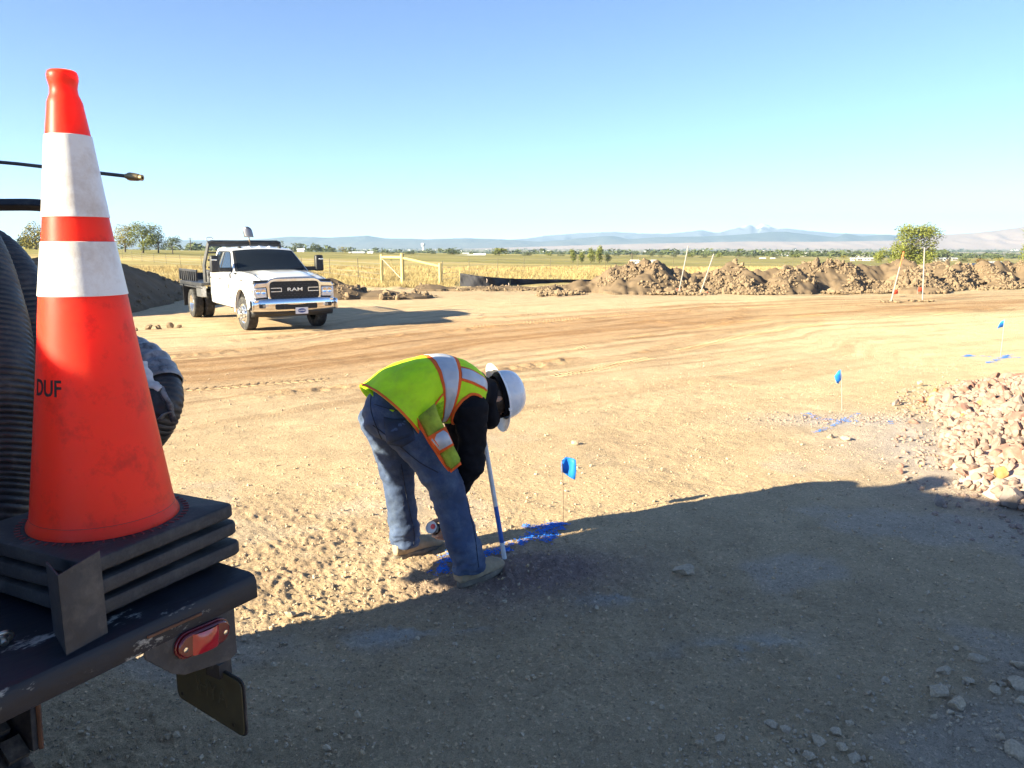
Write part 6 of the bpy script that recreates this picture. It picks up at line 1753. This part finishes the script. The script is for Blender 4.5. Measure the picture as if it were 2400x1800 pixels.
# hard hat
HT = Matrix.Translation(HATC) @ Matrix((HV, HW, HU)).transposed().to_4x4()
rows = []
for i in range(15):
    f = i / 14; th_ = math.pi / 2 * f
    r_ = []
    for p in np.linspace(0, 2 * math.pi, 48, endpoint=False):
        rx, ry = .136, .114
        c = math.cos(th_) ** .62; z = .128 * math.sin(th_) ** .95
        ridge = .006 * math.exp(-((math.sin(p) * ry * c) / .018) ** 2) * min(1, f * 2.5) if f < 1 else .006
        r_.append(HT @ V3(rx * c * math.cos(p), ry * c * math.sin(p), z + ridge))
    rows.append(r_)
hat = MB().grid(rows, close=True)
br_ = []
for ins, dz_ in ((0, .002), (.35, -.001), (1.0, -.010), (1.0, -.014), (.35, -.006), (-.05, -.004)):
    r_ = []
    for p in np.linspace(0, 2 * math.pi, 48, endpoint=False):
        c = math.cos(p); w = .010 + .052 * max(0, c) ** 2.2 + .044 * max(0, -c) ** 2.2
        r_.append(HT @ V3((.136 + w * ins) * math.cos(p), (.114 + w * ins * .9) * math.sin(p), dz_ - .020 * ins * max(0, abs(c)) ** 2))
    br_.append(r_)
hat.grid(br_, close=True)
hatobj = putmb(hat, 'hard_hat', HATM, smooth=50)
putmb(MB().box((.055, .116, -.012), (.014, .006, .020), M=HT).box((.055, -.116, -.012), (.014, .006, .020), M=HT), 'hat_slot', HATM, hatobj)
rows = [[HT @ V3(.118 * math.cos(p), .097 * math.sin(p), z) for p in np.linspace(0, 2 * math.pi, 36)] for z in (-.03, .02)]
putmb(MB().grid(rows), 'head_band', HOODIE, hatobj, solid=.003)
# vest: a loose shell over the trunk
VC = [V3(-.600, 3.655, .915), V3(-.535, 3.695, .975), V3(-.46, 3.745, 1.012), V3(-.37, 3.79, 1.025), V3(-.28, 3.825, 1.005), V3(-.20, 3.855, .975), V3(-.160, 3.870, .960)]
VA = [.222, .214, .205, .205, .205, .165, .115]; VB = [.168, .166, .160, .158, .150, .125, .095]
VCs = spline([tuple(p) for p in VC], 61)
def vst(u):
    i = min(int(u * 60), 59); f = u * 60 - i
    c = Vector(VCs[i]) * (1 - f) + Vector(VCs[i + 1]) * f
    t = (Vector(VCs[min(i + 2, 60)]) - Vector(VCs[max(i - 1, 0)])).normalized()
    w = float(sstep(.15, .85, u)); rv = (RV0 * (1 - w) + RT * w); rv = (rv - t * rv.dot(t)).normalized()
    dv = rv.cross(t); dv = dv if dv.z > 0 else -dv
    return c, t, rv, dv, float(np.interp(u, np.linspace(0, 1, 7), VA)), float(np.interp(u, np.linspace(0, 1, 7), VB))
def S(u, th_, off=0.0):
    c, t, rv, dv, a, b_ = vst(u)
    s_, k_ = math.sin(th_), math.cos(th_)
    rad = 1 + .05 * (float(fbm(np.array(u * 7 + th_ * 1.3), np.array(th_ * 2.4 - u * 3), 3, 671)) - .5) * 2 + .03 * (float(fbm(np.array(th_ * 6 + u * 2), np.array(u * 5), 2, 673)) - .5)
    e = .9
    x = math.copysign(abs(s_) ** e, s_) * (a * rad + off); z = math.copysign(abs(k_) ** e, k_) * (b_ * rad + off)
    if k_ < 0: z *= 1.0 + .28 * math.sin(math.pi * min(1, max(0, u * 1.1))) * (-k_)
    flare = .05 * max(0, 1 - u / .14) ** 1.5
    return c + rv * (x * (1 + flare)) + dv * (z * (1 + flare)) - t * .0
def band(u0, u1, t0, t1, off, nu=10, nt=40):
    return MB().grid([[S(u0 + (u1 - u0) * i / nu, R(t0 + (t1 - t0) * k / nt), off) for k in range(nt + 1)] for i in range(nu + 1)])
vest = putmb(band(0, 1, -158, 158, 0, 60, 110), 'vest', LIME, smooth=70, solid=.003)
T = lambda *a, **k: putmb(band(*a, **k), 'orange_trim', TRIM, vest, solid=.0015)
def RB(*a, **k): putmb(band(*a, **k), 'reflective_strip', SILVER, vest, solid=.0015)
T(0, .022, -158, 158, .0040, nu=3, nt=90)
T(.425, .600, -150, 150, .0030, nu=8, nt=80); RB(.450, .575, -150, 150, .0050, nu=6, nt=80)
for s in (1, -1):
    T(.600, .985, s * 38, s * 71, .0030, nu=24, nt=14); RB(.600, .985, s * 43, s * 66, .0050, nu=24, nt=10)
# zip pocket line on the near side
zp = [S(.20 + .22 * i / 12, R(104 - 14 * i / 12), .006) for i in range(13)]
putmb(MB().tube(zp, .0045, 6), 'pocket_zip', TRIM, vest)
# grimy lower side panel
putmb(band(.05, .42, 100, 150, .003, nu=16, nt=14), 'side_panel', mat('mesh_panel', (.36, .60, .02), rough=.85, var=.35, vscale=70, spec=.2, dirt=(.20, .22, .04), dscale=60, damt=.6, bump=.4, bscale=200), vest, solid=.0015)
# arm holes: black sleeve showing through the vest, edged in orange
for sh, sg in ((shR, 1), (shL, -1)):
    uc, tc_ = min(((u_ / 40, t_) for u_ in range(20, 38) for t_ in range(70, 150, 5)), key=lambda q: (S(q[0], R(sg * q[1])) - sh).length)
    E = lambda t, k, off: S(min(.995, uc + .165 * k * math.cos(t)), R(sg * (tc_ + 8 + 36 * k * math.sin(t))), off)
    putmb(MB().grid([[E(t, k, .006 + .02 * (1 - k)) for t in np.linspace(0, 2 * math.pi, 41)] for k in (1, .8, .55, .3, .02)]), 'sleeve_top', HOODIE, hood)
    putmb(MB().tube([E(t, 1.02, .007) for t in np.linspace(0, 2 * math.pi, 49)], [.0075] * 49, 6, cap=False), 'arm_hole_trim', TRIM, vest)
# black printing across the shoulders
def vtxt(p): return S(.925 - p.y * 2.2, R(16) + p.x / .13, .0055 + p.z)
text_mesh('UTILITY', .030, HOODIE, 'back_print', vest, ext=.0004, func=lambda p: vtxt(p) - MO)
# loose front panel hanging past the near thigh
def sheet(cols, y, m, nm, par, solid=.003, bulge=.02):
    rows = []
    n = len(cols)
    for i, (l, r_) in enumerate(cols):
        row = []
        for k in range(7):
            f = k / 6
            px, py = l[0] + (r_[0] - l[0]) * f, l[1] + (r_[1] - l[1]) * f
            yy = y[0] + (y[1] - y[0]) * i / (n - 1)
            row.append(at_y(px, py, yy - bulge * math.sin(math.pi * f) + .006 * math.sin(i * 1.7 + k)))
        rows.append(row)
    return putmb(MB().grid(rows), nm, m, par, solid=solid, smooth=70)
YP = (3.500, 3.475)
pan = [((978, 968), (1022, 932)), ((988, 986), (1030, 958)), ((1000, 1004), (1040, 980)), ((1012, 1026), (1052, 1004)), ((1024, 1044), (1062, 1026)), ((1038, 1064), (1074, 1048)), ((1050, 1082), (1083, 1066)), ((1060, 1094), (1083, 1074))]
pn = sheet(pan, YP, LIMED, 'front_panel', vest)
edge_ = [((a[0] - 5, a[1] + 4), (a[0] + 2, a[1] - 1)) for a, b_ in pan]
sheet(edge_, (YP[0] - .004, YP[1] - .004), TRIM, 'orange_trim', pn, bulge=.002)
sheet([((1058, 1096), (1084, 1074)), ((1061, 1101), (1086, 1080))], (YP[1] - .004, YP[1] - .004), TRIM, 'orange_trim', pn, bulge=.01)
sheet([((1004, 1014), (1048, 988)), ((1032, 1056), (1068, 1034))], (YP[0] - .018, YP[1] - .006), TRIM, 'orange_trim', pn)
sheet([((1010, 1017), (1048, 994)), ((1031, 1048), (1065, 1029))], (YP[0] - .021, YP[1] - .010), SILVER, 'reflective_patch', pn)
# strip of bright cloth at the waist, seen between vest and jeans
putmb(MB().tube([at_y(848, 890, 3.74), at_y(868, 902, 3.66), at_y(892, 928, 3.585), at_y(925, 950, 3.54)], [(.018, .004)] * 4, 8), 'waist_cloth', LIME, man)
